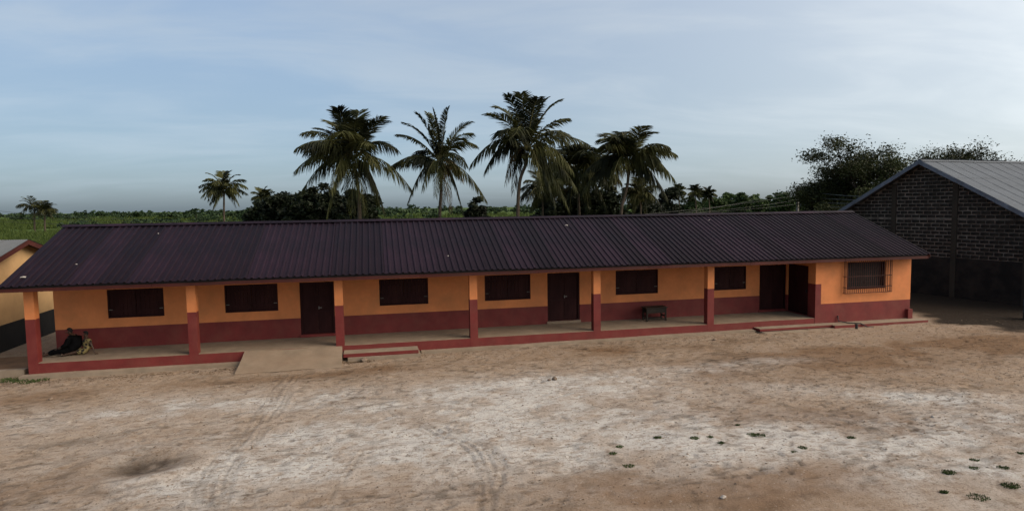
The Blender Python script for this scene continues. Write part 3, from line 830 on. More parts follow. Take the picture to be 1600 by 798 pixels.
def corr_sheet(w, l, n, amp, thick=0.0):
    V = []; F = []
    m_ = n*4
    for s in range(3):
        for i in range(m_+1): V.append((w*i/m_, l*s/2, amp*math.cos(2*math.pi*i/4)))
    for s in range(2):
        for i in range(m_): F.append((s*(m_+1)+i, s*(m_+1)+i+1, (s+1)*(m_+1)+i+1, (s+1)*(m_+1)+i))
    me = bpy.data.meshes.new('roof_sheet'); me.from_pydata(V, [], F); me.update()
    return me
hs_me = corr_sheet(0.82, math.hypot(4.2, 4.2*HS), 10, 0.009); hs_me.materials.append(M['galv'])
ha = math.atan(HS)
for side in (0, 1):
    for i in range(9):
        o = bpy.data.objects.new('roof_sheet', hs_me); COL.objects.link(o); o.parent = house
        x = HX+0.42-0.8*(i+1)
        if side == 0: o.location = HO+Vector((x, 6.1-4.2, HR-4.2*HS+0.004*(i % 2))); o.rotation_euler = (ha, 0, 0)
        else: o.location = HO+Vector((x+0.82, 6.1+4.2, HR-4.2*HS+0.004*(i % 2))); o.rotation_euler = (ha, 0, math.pi)
for sg in (-1, 1):
    mb = MB(); x = HX+0.40
    V = [(x, 6.1, HR-0.02), (x, 6.1+sg*4.2, HR-0.02-4.2*HS), (x, 6.1+sg*4.2, HR-0.20-4.2*HS), (x, 6.1, HR-0.20)]
    V += [(v[0]+0.025, v[1], v[2]) for v in V]
    mb.add(V, [(0, 1, 2, 3), (7, 6, 5, 4), (0, 4, 5, 1), (1, 5, 6, 2), (2, 6, 7, 3), (3, 7, 4, 0)]); hpart(mb, 'barge_board', [M['fascia']])
mb = MB(); hprism(mb, [(6.1-4.1, zroof(6.1-4.1)+0.03), (6.1, zroof(6.1)+0.03), (6.1+4.1, zroof(6.1+4.1)+0.03), (6.1, zroof(6.1)-0.0)], HX+0.003, HX+0.395); hpart(mb, 'soffit', [M['tar']])
# concrete edging and raised earth between house and school
mb = MB(); mb.box(-8.0, -0.18, 0.10, 0.36, -0.75, -0.20, 0, 0.012)
tag(mb.build('concrete_kerb', [M['concrete_pale']]), 'low grey concrete kerb running left from the first veranda column', 'kerb')
mb = MB()
V = []; F = []
nxx, nyy = 24, 12
for j in range(nyy+1):
    for i in range(nxx+1):
        x = -7.9+7.72*i/nxx; y = 0.362+2.6*j/nyy
        V.append((x, y, -0.27+0.05*float(fbm(np.array(x*1.7), np.array(y*1.7), 5, 3))-0.10*(j/nyy)))
for j in range(nyy):
    for i in range(nxx): a = j*(nxx+1)+i; F.append((a, a+1, a+nxx+2, a+nxx+1))
e_ = pydata('earth_bank', V, F, [mat('brown_earth', (0.13, 0.075, 0.04), 0.95, 0.3, 2.0, 0.5, 20)], smooth=True)
tag(e_, kind='structure')

# ------------------------------------------------------------------ block hall on the right
TH = math.radians(12.2-22.5)
hd_ = Vector((math.sin(TH), math.cos(TH), 0)); hn_ = Vector((-math.cos(TH), math.sin(TH), 0))
HP = at_depth(1500, 400, 32.0); HP.z = 0
# local frame of the hall: +Y along the gable wall, +X into the hall (away from the school)
APEX_S = 1.95
org = HP + hd_*APEX_S
hall = empty('block_hall', (org.x, org.y, -0.35), -TH)
tag(hall, 'large sooty concrete block hall with grey sheet roof beside the end room', 'building')
def lpart(mb, name, mats, parent=None, kind=None, smooth=False):
    o = mb.build(name, mats, parent or hall, None, smooth)
    o.location = (0, 0, 0.35) if parent is None else (0, 0, 0)
    if kind: o['kind'] = kind
    return o
HW, RISE, RZ, SLP, LEN = 7.0, 0, 6.72, 0.545, 24.0
def rz_(y): return RZ-0.16-SLP*abs(y)
ZB = 1.72    # top of the plastered base
mb = MB()
hprism(mb, [(-HW, ZB), (HW, ZB), (HW, rz_(HW)), (0, rz_(0)), (-HW, rz_(-HW))], 0.0, 0.2)
lpart(mb, 'mortar_wall', [M['mortar']])
mb = MB(); mb.box(-0.035, 0.2, -HW, HW, -0.9, ZB-0.002); lpart(mb, 'plaster_base', [M['soot_plaster']])
mb = MB(); mb.box(0.2, LEN, -HW, -HW+0.2, -0.9, rz_(HW)); lpart(mb, 'side_wall', [M['soot_plaster']])
mb = MB(); mb.box(0.2, LEN, HW-0.2, HW, -0.9, rz_(HW)); lpart(mb, 'side_wall', [M['soot_plaster']])
mb = MB(); hprism(mb, [(-HW, -0.9), (HW, -0.9), (HW, rz_(HW)), (0, rz_(0)), (-HW, rz_(-HW))], LEN, LEN+0.2); lpart(mb, 'far_wall', [M['soot_plaster']])
PIL = [-4.92, -1.64, 1.64, 4.92]
for y in PIL:
    mb = MB(); mb.box(-0.07, -0.001, y-0.13, y+0.13, -0.8, rz_(y)-0.12, 0, 0.006); lpart(mb, 'pilaster', [M['pilaster']])
mb = MB(); mb.box(-0.028, -0.0005, -HW+0.01, HW-0.01, 3.63, 3.71, 0, 0.004); lpart(mb, 'ring_beam', [M['mortar']])
# blocks one by one
BW, BH, J = 0.39, 0.154, 0.036
def block_mesh(w, h, d, k):
    r = random.Random(k); V = []; F = []
    c = 0.018
    ring = [(-w/2+c, -h/2), (w/2-c, -h/2), (w/2, -h/2+c), (w/2, h/2-c), (w/2-c, h/2), (-w/2+c, h/2), (-w/2, h/2-c), (-w/2, -h/2+c)]
    ring = [(a+r.uniform(-.008, .008), b+r.uniform(-.007, .007)) for a, b in ring]
    V = [(0.01, a, b) for a, b in ring]+[(-d+r.uniform(-.003, .003), a*0.965, b*0.92) for a, b in ring]
    n = 8
    F = [(i, (i+1) % n, n+(i+1) % n, n+i) for i in range(n)]+[tuple(range(n, 2*n))]
    me = bpy.data.meshes.new('block'); me.from_pydata(V, [], F); me.update(); me.materials.append(M['block'])
    return me
bms = [block_mesh(BW, BH, 0.022, k) for k in range(6)]
blocks = []      # (centre along the wall, height, width factor)
zrows = []
z = 3.63-J*0.5-BH/2
while z-BH/2 > ZB+0.01: zrows.append(z); z -= BH+J
z = 3.71+J*0.5+BH/2
while z < RZ-0.3: zrows.append(z); z += BH+J
edges = [-HW]+[e for p in PIL for e in (p-0.13, p+0.13)]+[HW]
for row, z in enumerate(zrows):
    for a, b in zip(edges[0::2], edges[1::2]):
        y = a+J*0.4-(BW*0.5 if row % 2 else 0)
        while y < b-0.05:
            y0, y1 = max(y, a+J*0.4), min(y+BW, b-J*0.4)
            if y1-y0 > 0.07:
                yy = (y0+y1)/2
                if z+BH/2 < rz_(yy)+0.07: blocks.append((yy, z, (y1-y0)/BW))
            y += BW+J*rng.uniform(.8, 1.2)
inv = Matrix.Rotation(-TH, 4, 'Z'); inv.translation = (org.x, org.y, 0)
def proj(p):
    d = np.array(p)-CAM; zz = d@_f
    return 800+FPX*(d@_r)/zz, 399-FPX*(d@_u)/zz, zz
def visible(b):
    u, v, zz = proj(inv @ Vector((0, b[0], b[1])))
    if not (1335 < u < 1603): return -1
    if u < 1455 and v > 329+(u-1340)*0.60: return -1      # behind the school roof
    return 1000/zz
blocks.sort(key=lambda b: -visible(b))
for i, (yy, z, wf) in enumerate(blocks[:300]):
    o = bpy.data.objects.new('block', bms[rng.randrange(6)]); COL.objects.link(o); o.parent = hall
    o.location = (rng.uniform(-0.006, 0.004), yy+rng.uniform(-.006, .006), 0.35+z+rng.uniform(-.005, .005)); o.rotation_euler = (rng.uniform(-.02, .02), 0, 0); o.scale = (1, wf*rng.uniform(.94, 1.01), rng.uniform(.88, 1.04))
mb = MB()
for (yy, z, wf) in blocks[300:]:
    me_ = bms[rng.randrange(6)]
    mb.add([(v.co.x, v.co.y*wf+yy, v.co.z+z) for v in me_.vertices], [tuple(p.vertices) for p in me_.polygons])
lpart(mb, 'blocks', [M['block']], kind='stuff').name = 'remaining_blocks'
# hall roof of corrugated cement sheets
RS = math.hypot(1, SLP); ra = math.atan(SLP)
sl_total = (HW+0.55)*RS
rows = 4; rl = sl_total/rows+0.12
sheet = corr_sheet(1.06, rl, 7, 0.008); sheet.materials.append(M['asbestos'])
ncol = int(LEN/1.0)+1
for side in (0, 1):
    for r in range(rows):
        for c in range(ncol if r >= 0 else 0):
            if side == 1 and c > 6: continue
            o = bpy.data.objects.new('roof_sheet', sheet); COL.objects.link(o); o.parent = hall
            s0 = sl_total*r/rows            # distance up the slope from the eave
            dy = s0/RS; y = -(HW+0.55)+dy; zz = 0.35+RZ-SLP*(HW+0.55)+SLP*dy
            off = Vector((rng.uniform(-.012, .012), 0, 0.018*r*0.0+0.008*(r % 2)+0.002*(c % 2)+rng.uniform(0, .002)))
            x = -0.45+c*1.0
            if side == 0: o.location = Vector((x, y, zz))+off; o.rotation_euler = (ra+rng.uniform(-.001, .001), 0, rng.uniform(-.002, .002))
            else: o.location = Vector((x+1.06, -y, zz))+off; o.rotation_euler = (ra, 0, math.pi)
for sg in (-1, 1):
    for k in range(4):
        y0, y1 = (HW+0.5)*k/4, (HW+0.5)*(k+1)/4-0.01
        mb = MB(); x = -0.50+rng.uniform(-.006, .006); dz = rng.uniform(-.012, .012)
        V = [(x, sg*y0, RZ+0.02-SLP*y0+dz), (x, sg*y1, RZ+0.02-SLP*y1+dz), (x, sg*y1, RZ-0.20-SLP*y1+dz), (x, sg*y0, RZ-0.20-SLP*y0+dz)]
        V += [(v[0]+0.03, v[1], v[2]) for v in V]
        mb.add(V, [(0, 1, 2, 3), (7, 6, 5, 4), (0, 4, 5, 1), (1, 5, 6, 2), (2, 6, 7, 3), (3, 7, 4, 0)]); lpart(mb, 'barge_board', [M['barge_blue']])
mb = MB()
for a in range(12):
    x0 = -0.47+a*2.04
    mb.add([(x0, -0.22, RZ-0.09), (x0+2.05, -0.22, RZ-0.09), (x0+2.05, 0, RZ+0.045), (x0, 0, RZ+0.045), (x0, 0.22, RZ-0.09), (x0+2.05, 0.22, RZ-0.09)], [(0, 1, 2, 3), (3, 2, 5, 4)])
mb2 = MB(); 
for a in range(12):
    m2 = MB(); x0 = -0.47+a*2.04; dz = 0.006*(a % 2)
    m2.add([(x0, -0.22, RZ-0.07+dz), (x0+2.05, -0.22, RZ-0.07+dz), (x0+2.05, 0, RZ+0.055+dz), (x0, 0, RZ+0.055+dz), (x0, 0.22, RZ-0.07+dz), (x0+2.05, 0.22, RZ-0.07+dz)], [(0, 1, 2, 3), (3, 2, 5, 4)])
    lpart(m2, 'ridge_cap', [M['asbestos']])

# ------------------------------------------------------------------ vegetation builders
def np_mesh(name, V, F, mats):
    """V (n,3) array, F (m,k) array of equal-sized faces"""
    V = np.asarray(V, np.float32); F = np.asarray(F, np.int32); k = F.shape[1]
    me = bpy.data.meshes.new(name)
    me.vertices.add(len(V)); me.vertices.foreach_set('co', V.ravel())
    me.loops.add(F.size); me.loops.foreach_set('vertex_index', F.ravel())
    me.polygons.add(len(F)); me.polygons.foreach_set('loop_start', np.arange(0, F.size, k, dtype=np.int32)); me.polygons.foreach_set('loop_total', np.full(len(F), k, np.int32))
    me.update()
    for m_ in (mats if isinstance(mats, (list, tuple)) else [mats]): me.materials.append(m_)
    return me
def leaves(C, size, aspect=0.5, up=0.3):
    """one small pointed quad per centre, in random directions"""
    n = len(C)
    a = nrg.normal(size=(n, 3)); a[:, 2] *= 0.6; a /= np.linalg.norm(a, axis=1)[:, None]+1e-9
    b = nrg.normal(size=(n, 3)); b -= a*(a*b).sum(1)[:, None]; b /= np.linalg.norm(b, axis=1)[:, None]+1e-9
    s = (size*nrg.uniform(0.6, 1.35, n))[:, None]
    V = np.stack([C-a*s*0.5, C+b*s*aspect*0.5, C+a*s*0.5, C-b*s*aspect*0.5], 1).reshape(-1, 3)
    F = np.arange(4*n).reshape(-1, 4)
    return V, F
def blob_points(n, c, r, shell=0.55):
    d = nrg.normal(size=(n, 3)); d /= np.linalg.norm(d, axis=1)[:, None]
    rad = shell+(1-shell)*nrg.random(n)
    rad = np.where(nrg.random(n) < 0.25, nrg.random(n)**0.5, rad)
    return np.asarray(c)+d*rad[:, None]*np.asarray(r)
def crown_points(center, radii, clumps, per, clump_r):
    pts = []
    for _ in range(clumps):
        d = nrg.normal(size=3); d /= np.linalg.norm(d); d[2] = abs(d[2])*1.0 if nrg.random() < 0.75 else d[2]
        c = np.asarray(center)+d*np.asarray(radii)*nrg.uniform(0.35, 0.95)
        rr = clump_r*nrg.uniform(0.6, 1.3)
        pts.append(blob_points(int(per*nrg.uniform(.6, 1.4)), c, (rr, rr, rr*0.7), 0.3))
    return np.concatenate(pts)
def bush(name, label, cat, base, w, h, leaf, mat_, group=None, clumps=26, per=120, trunk_h=0.25):
    """shrub or low tree > trunk, crown"""
    root = empty(name, base); tag(root, label, cat, group)
    P = crown_points((0, 0, h*0.52), (w/2*0.82, w/2*0.7, h*0.44), clumps, per, w*0.16)
    P[:, 2] = np.maximum(P[:, 2], 0.05)
    V, F = leaves(P, leaf)
    mesh_obj('crown', np_mesh('crown', V, F, mat_), mat_, root)
    mb = MB()
    for k in range(4):
        a = 2*math.pi*k/4+rng.random(); e = Vector((math.cos(a)*w*0.28, math.sin(a)*w*0.25, h*rng.uniform(.45, .7)))
        mb.tube([(0, 0, -0.15), (e.x*0.25, e.y*0.25, h*0.25), tuple(e)], [0.09*h/4, 0.06*h/4, 0.02], 5)
    mb.build('trunk', [M['darkbark']], root)
    return root

def frond_mesh(tip, up, droop, leaf_len, n=40, width=0.055, sag=1.0):
    """a feathered palm leaf: arched stalk with two rows of hanging leaflets (vertices, faces, material ids)"""
    tip = Vector(tip); L_ = tip.length
    ctrl = tip*0.45+Vector((0, 0, up))
    def C(t): return ctrl*(2*t*(1-t))+tip*(t*t)
    def T(t): return (ctrl*(2*(1-2*t))+tip*(2*t)).normalized()
    mb = MB()
    pts = [C(i/8) for i in range(9)]
    mb.tube(pts, [0.045*(1-i/8)+0.008 for i in range(9)], 4, 1)
    for i in range(n):
        t = 0.14+0.86*(i+0.5)/n
        p = C(t); tg = T(t)
        side = tg.cross(Vector((0, 0, 1)))
        if side.length < 0.05: side = tg.cross(Vector((1, 0, 0)))
        side.normalize()
        nrm = side.cross(tg).normalized()
        ll = leaf_len*(0.45+0.75*math.sin(math.pi*min(1, (t*0.92+0.06))**0.8))*rng.uniform(0.85, 1.12)
        if t > 0.93: ll *= 0.8
        for s in (-1, 1):
            if rng.random() < 0.04: continue
            fw = 0.45+0.6*t
            d = (side*s*1.0+tg*fw+nrm*0.25).normalized()
            q0 = p
            d1 = (d+Vector((0, 0, -droop*rng.uniform(.5, 1.1)))).normalized()
            q1 = q0+d1*ll*0.5
            d2 = (d1+Vector((0, 0, -sag*droop*rng.uniform(.6, 1.3)))).normalized()
            q2 = q1+d2*ll*0.5
            w = (tg*0.8+nrm*rng.uniform(-.6, .6)).normalized()*width*rng.uniform(.8, 1.2)*0.5
            mb.add([q0-w*0.6, q0+w*0.6, q1+w, q1-w, q2], [(0, 1, 2, 3), (3, 2, 4)], 0)
    return mb
def palm(label, crown_uv, Z, tips, L0, trunk_uv=None, extra=8, dead=(), leaf_len=0.85, n=54, group='coconut palms behind the school', tr=0.16, fillers=6, name='palm_tree'):
    """coconut palm > trunk, each frond, each nut; tips are the ends of the fronds seen from the yard (offsets in metres, x right / z up)"""
    leaf_len *= 1.4
    cc = at_depth(*crown_uv, Z)
    if trunk_uv: b_ = [at_depth(u, v, Z) for u, v in trunk_uv]
    else: b_ = []
    bottom = b_[-1].copy() if b_ else cc.copy()
    dirn = (bottom-(b_[-2] if len(b_) > 1 else cc)); 
    k = (bottom.z+0.5)/max(0.5, -dirn.normalized().z) if b_ else 0
    base = Vector((bottom.x+dirn.normalized().x*k*0.25 if b_ else bottom.x, bottom.y, -0.5))
    root = empty(name, base); tag(root, label, 'palm tree', group)
    rel = lambda p: p-base
    mb = MB()
    path = [rel(cc)+Vector((0, 0, -0.1))]+[rel(p) for p in b_]+[Vector((0, 0, -0.2))]
    path = [Vector(p) for p in smooth_path(np.array([tuple(p) for p in path[::-1]]), 6)]
    m_ = len(path)
    rad = [tr*(1.55-0.75*min(1, i/m_*5)-0.25*i/m_)*(1+0.06*(i % 2)) for i in range(m_)]
    mb.tube(path, rad, 9)
    mb.build('trunk', [M['bark']], root, smooth=True)
    right = Vector(_r); right.z = 0; right.normalize()
    fwd = Vector((-right.y, right.x, 0))
    rc = rel(cc)
    specs = []
    for (dx, dz) in tips:
        pl = math.hypot(dx, dz)
        if pl < L0*0.95:
            dep = math.sqrt((L0*0.97)**2-pl*pl)*rng.choice((-1, 1))*rng.uniform(.35, .75)
        else: dep = rng.uniform(-.5, .5)
        specs.append((right*dx+fwd*dep+Vector((0, 0, dz)), dz))
    for _ in range(extra):
        a = rng.uniform(0, 2*math.pi); e = rng.uniform(-0.7, 0.9)
        v = Vector((math.cos(a)*math.cos(e), math.sin(a)*math.cos(e), math.sin(e)))*L0*rng.uniform(.75, .95)
        specs.append((v, v.z))
    for i, (v, dz) in enumerate(specs):
        el = v.normalized().z
        up = L0*(0.34 if el > 0.5 else 0.42 if el > -0.2 else 0.55)*rng.uniform(.8, 1.15)
        dr = 0.5+0.9*max(0, 0.5-el) if el < 0.6 else 0.25
        isdead = i in dead
        fm = frond_mesh(v, up, dr, leaf_len*rng.uniform(.85, 1.1)*(0.88 if el > 0.45 else 1.1), n=n, width=0.085 if Z < 60 else 0.16)
        o = fm.build('frond', [M['dead_frond'] if isdead else M['frond'], M['rachis']], root)
        o.location = rc
        if isdead: o['label'] = 'dry brown hanging frond'
    # young upright spear leaves and nuts round the heart
    for _ in range(max(1, fillers//3)):
        a = rng.uniform(0, 2*math.pi); v = Vector((math.cos(a)*0.45, math.sin(a)*0.45, rng.uniform(.55, .9)))*L0*rng.uniform(.5, .8)
        fm = frond_mesh(v, 0.15*L0, 0.15, leaf_len*0.55, n=max(14, n*2//3), width=0.085 if Z < 60 else 0.16)
        fm.build('frond', [M['frond'], M['rachis']], root).location = rc
    if Z < 60:
        for _ in range(7):
            a = rng.uniform(0, 2*math.pi); b2 = bmesh.new(); bmesh.ops.create_icosphere(b2, subdivisions=1, radius=0.12)
            me_ = bpy.data.meshes.new('coconut'); b2.to_mesh(me_); b2.free()
            mesh_obj('coconut', me_, [M['rachis']], root, rc+Vector((math.cos(a)*0.26, math.sin(a)*0.26, -0.28-rng.uniform(0, .15))))
    return root
def z2px(tips, c, k, Z):
    """frond ends measured on an enlargement (scale k) to metres at distance Z"""
    return [((x-c[0])/k*Z/FPX, -(y-c[1])/k*Z/FPX) for x, y in tips]

palm('full-crowned coconut palm with a bare windblown frond on its right, leaning over the roof', (553, 252), 44, z2px([(340, 140), (375, 128), (450, 120), (490, 200), (622, 176), (657, 348), (770, 600), (605, 735), (75, 480), (105, 590), (118, 350), (130, 255), (200, 222), (275, 180), (268, 735), (500, 745), (420, 745), (560, 690), (345, 600), (600, 470), (240, 330)], (430, 425), 3.8, 44), 4.1,
     [(560, 300), (562, 345)], extra=7, fillers=8, leaf_len=0.95, tr=0.19)
palm('slender coconut palm with a narrow upright crown and dry skirt fronds', (689, 258), 46, z2px([(685, 265), (735, 205), (810, 148), (905, 125), (990, 115), (1130, 205), (1160, 348), (620, 475), (755, 665), (1215, 670), (1072, 745), (1005, 725), (945, 700), (760, 385), (870, 140), (1060, 540), (930, 640), (850, 600)], (945, 450), 3.8, 46), 4.0,
     [(689, 300), (687, 340)], extra=3, fillers=6, dead=(11, 15), leaf_len=0.75)
palm('tallest coconut palm with a bent trunk and widely spread crown', (823, 236), 42, z2px([(170, 160), (215, 95), (285, 50), (365, 45), (460, 75), (515, 55), (602, 70), (637, 190), (765, 328), (58, 440), (310, 600), (268, 540), (690, 590), (640, 705), (290, 325), (480, 600), (560, 690), (330, 290), (230, 280)], (395, 365), 3.8, 42), 4.0,
     [(821, 258), (812, 285), (809, 340)], extra=3, fillers=6, leaf_len=0.85, dead=(11,))
palm('dark bushy coconut palm crowded between two taller palms', (902, 268), 50, z2px([(690, 340), (615, 345), (752, 355), (560, 380), (860, 355), (830, 440), (500, 560), (380, 605), (880, 560), (430, 680), (650, 705), (850, 700), (770, 560), (560, 620), (740, 700)], (690, 480), 3.8, 50), 4.2,
     [(903, 300), (905, 340)], extra=8, fillers=6, leaf_len=1.0, dead=(13,))
palm('coconut palm with shaggy drooping crown and slanting pale trunk', (981, 256), 45, z2px([(820, 300), (830, 345), (870, 262), (920, 250), (975, 235), (1060, 240), (1120, 270), (1200, 350), (1240, 540), (1215, 645), (1100, 600), (1180, 610), (870, 560), (830, 440), (940, 560), (1150, 420), (1190, 480), (900, 330)], (990, 440), 3.8, 45), 3.8,
     [(981, 285), (975, 310), (970, 336)], extra=6, fillers=6, leaf_len=0.9, dead=(14,))
palm('young coconut palm with short trunk under the shaggy palm', (1000, 306), 48, [(-1.3, .6), (-1.5, -.3), (1.2, .7), (1.5, -.5), (-.6, -1.2), (.6, -1.3), (0, 1.3)], 1.7, [(1001, 330)], extra=6, fillers=3, leaf_len=0.6, n=24, tr=0.10)
palm('young coconut palm with low fronds below the bent-trunk palm', (848, 300), 47, [(-1.6, .3), (-1.9, -.7), (1.4, .7), (1.7, -.5), (-.9, -1.3), (.9, -1.4), (-.6, 1.5), (.6, 1.4)], 2.0, [(848, 330)], extra=6, fillers=3, leaf_len=0.7, n=26, tr=0.10)
palm('lone coconut palm standing free in the green field', (350, 297), 100, [(-3.7, .6), (-3.2, 1.6), (-2.2, 2.6), (-.8, 3.0), (.6, 2.9), (1.9, 2.4), (3.2, 1.6), (3.5, .4), (3.0, -1.0), (-3.2, -1.0), (-2.6, -2.2), (2.0, -2.4), (-1.2, -2.8), (1.0, -2.6), (-3.6, -.1)], 3.7, [(350, 343)], extra=10, fillers=6, n=26, leaf_len=0.9, tr=0.22, group='far coconut palms')
palm('small dark coconut palm rising over the bushes beyond the lone palm', (411, 309), 95, [(-1.6, .9), (-.9, 1.5), (.5, 1.6), (1.5, .9), (1.8, -.1), (-1.8, 0), (1.2, -1.2), (-1.3, -1.2)], 1.8, [(411, 335)], extra=8, fillers=4, n=22, leaf_len=0.7, tr=0.15, group='far coconut palms')
for (u, v, r_, lb) in [(54, 326, 4.2, 'far coconut palm clump, left one, rising from the open green field'), (70, 331, 3.6, 'far coconut palm clump, shorter right one, in the open green field')]:
    palm(lb, (u, v), 165, [(-r_*.9, .5), (-r_*.6, r_*.5), (0, r_*.75), (r_*.6, r_*.5), (r_*.9, .4), (r_*.7, -1.5), (-r_*.7, -1.5)], r_, [(u, 352)], extra=9, fillers=4, n=20, leaf_len=1.1, tr=0.3, group='far coconut palms')
for (u, v, lb) in [(1060, 300, 'far palm with tufted crown, first of three left of the pole'), (1086, 301, 'far palm with ragged crown, middle of three left of the pole'), (1107, 304, 'far palm with thin crown, nearest of three to the pole')]:
    palm(lb, (u, v), 90, [(-1.0, .6), (-.5, 1.0), (.3, 1.1), (.9, .6), (1.1, -.1), (-1.1, -.2), (.7, -.9), (-.7, -.9)], 1.15, [(u+2, 335)], extra=7, fillers=4, n=20, leaf_len=0.55, tr=0.13, group='far coconut palms')

# bushes behind the school
def bush_px(u, vtop, Z, w_px, label, leaf, mat_, group, name='bush', clumps=26, per=120, hmul=1.0):
    base = at_depth(u, 330, Z); zt = at_depth(u, vtop, Z).z
    base.z = -0.5
    return bush(name, label, 'bush', base, w_px*Z/FPX*1.3, (zt+0.5)*1.16, leaf, mat_, group, clumps, per)
bl = [(405, 322, 58, 50, 'dark rounded bush at the left end of the thicket behind the roof'), (440, 306, 56, 62, 'tall dark bush in the thicket left of the full-crowned palm'), (478, 301, 54, 62, 'tallest dark bush in the thicket left of the full-crowned palm'), (515, 299, 54, 60, 'dark bush under the left fronds of the full-crowned palm'), (565, 303, 52, 60, 'dark bush behind the trunk of the full-crowned palm'), (745, 316, 60, 34, 'small dark bush between the slender palm and the bent-trunk palm'),
      (858, 310, 54, 50, 'dark bush at the foot of the bent-trunk palm'), (900, 292, 55, 74, 'tall dark bush around the crowded dark palm'), (945, 298, 54, 60, 'dark bush left of the slanting pale trunk'), (1005, 308, 56, 60, 'dark bush right of the slanting pale trunk'), (1042, 300, 60, 50, 'dark bush at the right end of the palm grove')]
for (u, v, Z, w, lb) in bl:
    bush_px(u, v, Z, w, lb, 0.36, M['leaf_dark'], 'dark bushes behind the school', clumps=48, per=190)
# mid-distance trees toward the pole
for i, (u, v, w, lb) in enumerate([(1075, 312, 40, 'leafy tree below the three far palms'), (1118, 309, 36, 'leafy tree just right of the three far palms'), (1140, 306, 34, 'leafy tree in the row left of the pole, low rounded top'), (1160, 301, 26, 'leafy tree with the highest rounded crown in the row left of the pole'), (1182, 306, 34, 'leafy tree between the highest crown and the pole'), (1205, 307, 30, 'leafy tree with pointed top left of the pole'), (1226, 305, 36, 'leafy tree directly behind the pole, broad top'), (1252, 312, 34, 'leafy tree just right of the pole'), (1100, 316, 44, 'low leafy tree behind the three far palms')]):
    base = at_depth(u, 330, 92+4*(i % 3)); zt = at_depth(u, v, 92+4*(i % 3)).z; base.z = -0.5
    bush('leafy_tree', lb, 'tree', base, w*0.094*1.4, (zt+0.6)*1.12, 0.5, M['leaf_mid'], 'leafy trees beyond the school', 34, 120)

# the feathery tree behind the hall
def branch_tree(name, label, base, tips_c, tr, seed, mat_, spread, leaf=0.15, nleaf=34, bare=0.2):
    r = random.Random(seed)
    root = empty(name, base); tag(root, label, 'tree')
    mb = MB(); ends = []
    def grow(p, d, L_, rad, lv):
        pts = [p]; q = p; dd = d.copy()
        for k in range(3):
            dd = (dd+Vector((r.uniform(-1, 1), r.uniform(-1, 1), r.uniform(-.5, .9)))*0.22).normalized()
            q = q+dd*L_/3; pts.append(q)
        mb.tube(pts, [rad, rad*.85, rad*.72, rad*.6], 5 if lv < 2 else 4 if lv < 3 else 3, 0, False)
        if lv >= 4:
            ends.append((q, dd)); ends.append((pts[2], dd)); return
        for k in range(r.choice((2, 3, 3)) if lv else 5):
            nd_ = (dd+Vector((r.uniform(-1, 1), r.uniform(-1, 1), r.uniform(-.45, .7)))*spread).normalized()
            grow(pts[-1] if k else pts[2], nd_, L_*r.uniform(.62, .86), rad*.58, lv+1)
    grow(Vector((0, 0, -0.2)), Vector(tips_c).normalized(), Vector(tips_c).length, tr, 0)
    mb.build('trunk', [M['darkbark']], root)
    C = []
    for q, dd in ends:
        if r.random() < bare: continue
        n_ = int(nleaf*r.uniform(.4, 1.5))
        C.append(np.array(tuple(q))+nrg.normal(size=(n_, 3))*np.array([0.46, 0.46, 0.24]))
    V, F = leaves(np.concatenate(C), leaf, 0.42)
    mesh_obj('crown', np_mesh('crown', V, F, mat_), mat_, root)
    return root
b_ = at_depth(1372, 330, 46); b_.z = -0.5
branch_tree('feathery_tree', 'large feathery half-bare tree behind the school roof end and the hall', b_, (-0.2, 0, 3.4), 0.26, 5, M['leaf_tree'], 0.85, 0.19, 150, 0.06)
b_ = at_depth(1356, 330, 47); b_.z = -0.5
branch_tree('feathery_tree', 'feathery tree leaning left beside the large half-bare one', b_, (-0.4, 0, 2.6), 0.20, 23, M['leaf_tree'], 0.85, 0.19, 150, 0.06)
b_ = at_depth(1420, 330, 50); b_.z = -0.5
branch_tree('feathery_tree', 'feathery tree top showing above the hall ridge', b_, (0.3, 0, 3.5), 0.24, 9, M['leaf_tree'], 0.9, 0.17, 95, 0.12)
for (u, v, w, lb) in [(1290, 302, 34, 'dark dense bush right of the pole, under the feathery tree'), (1318, 292, 44, 'dark dense bush at the foot of the feathery tree'), (1350, 288, 44, 'dark dense bush against the hall gable'), (1266, 314, 24, 'small dark bush close to the right of the pole')]:
    bush_px(u, v, 50, w, lb, 0.32, M['leaf_dark'], 'dark bushes by the hall', clumps=48, per=190)

# far woodland along the horizon: nobody could count its trees
Vs, Fs = [], []; off = 0
for i in range(430):
    u = rng.uniform(-250, 1900); Z = rng.uniform(330, 520)
    if 1250 < u: Z = rng.uniform(200, 300)
    c = at_depth(u, 330, Z); c.z = -0.5
    h = rng.uniform(3.2, 6.4)*(Z/430 if Z < 430 else 1)+ (1.6 if rng.random() < 0.1 else 0)
    w = rng.uniform(6, 15)
    P = crown_points((c.x, c.y, h*0.5), (w/2, w/2, h*0.48), 8, 16, 1.7)
    P[:, 2] = np.clip(P[:, 2], -0.4, h)
    V, F = leaves(P, 1.5, 0.7)
    Vs.append(V); Fs.append(F+off); off += len(V)
for i in range(34):       # scrub in front of the woodland
    u = rng.uniform(80, 720); Z = rng.uniform(200, 330)
    base = at_depth(u, 340, Z)
    P = crown_points((base.x, base.y, 0.6), (rng.uniform(4, 9), 4, 1.2), 8, 26, 1.2); P[:, 2] = np.clip(P[:, 2], -0.5, 2.6)
    V, F = leaves(P, 1.1, 0.7)
    Vs.append(V); Fs.append(F+off); off += len(V)
w_ = mesh_obj('distant_woodland', np_mesh('distant_woodland', np.concatenate(Vs), np.concatenate(Fs), M['leaf_far']), M['leaf_far'])
tag(w_, 'dark green line of distant trees closing the fields', 'woodland', kind='stuff')
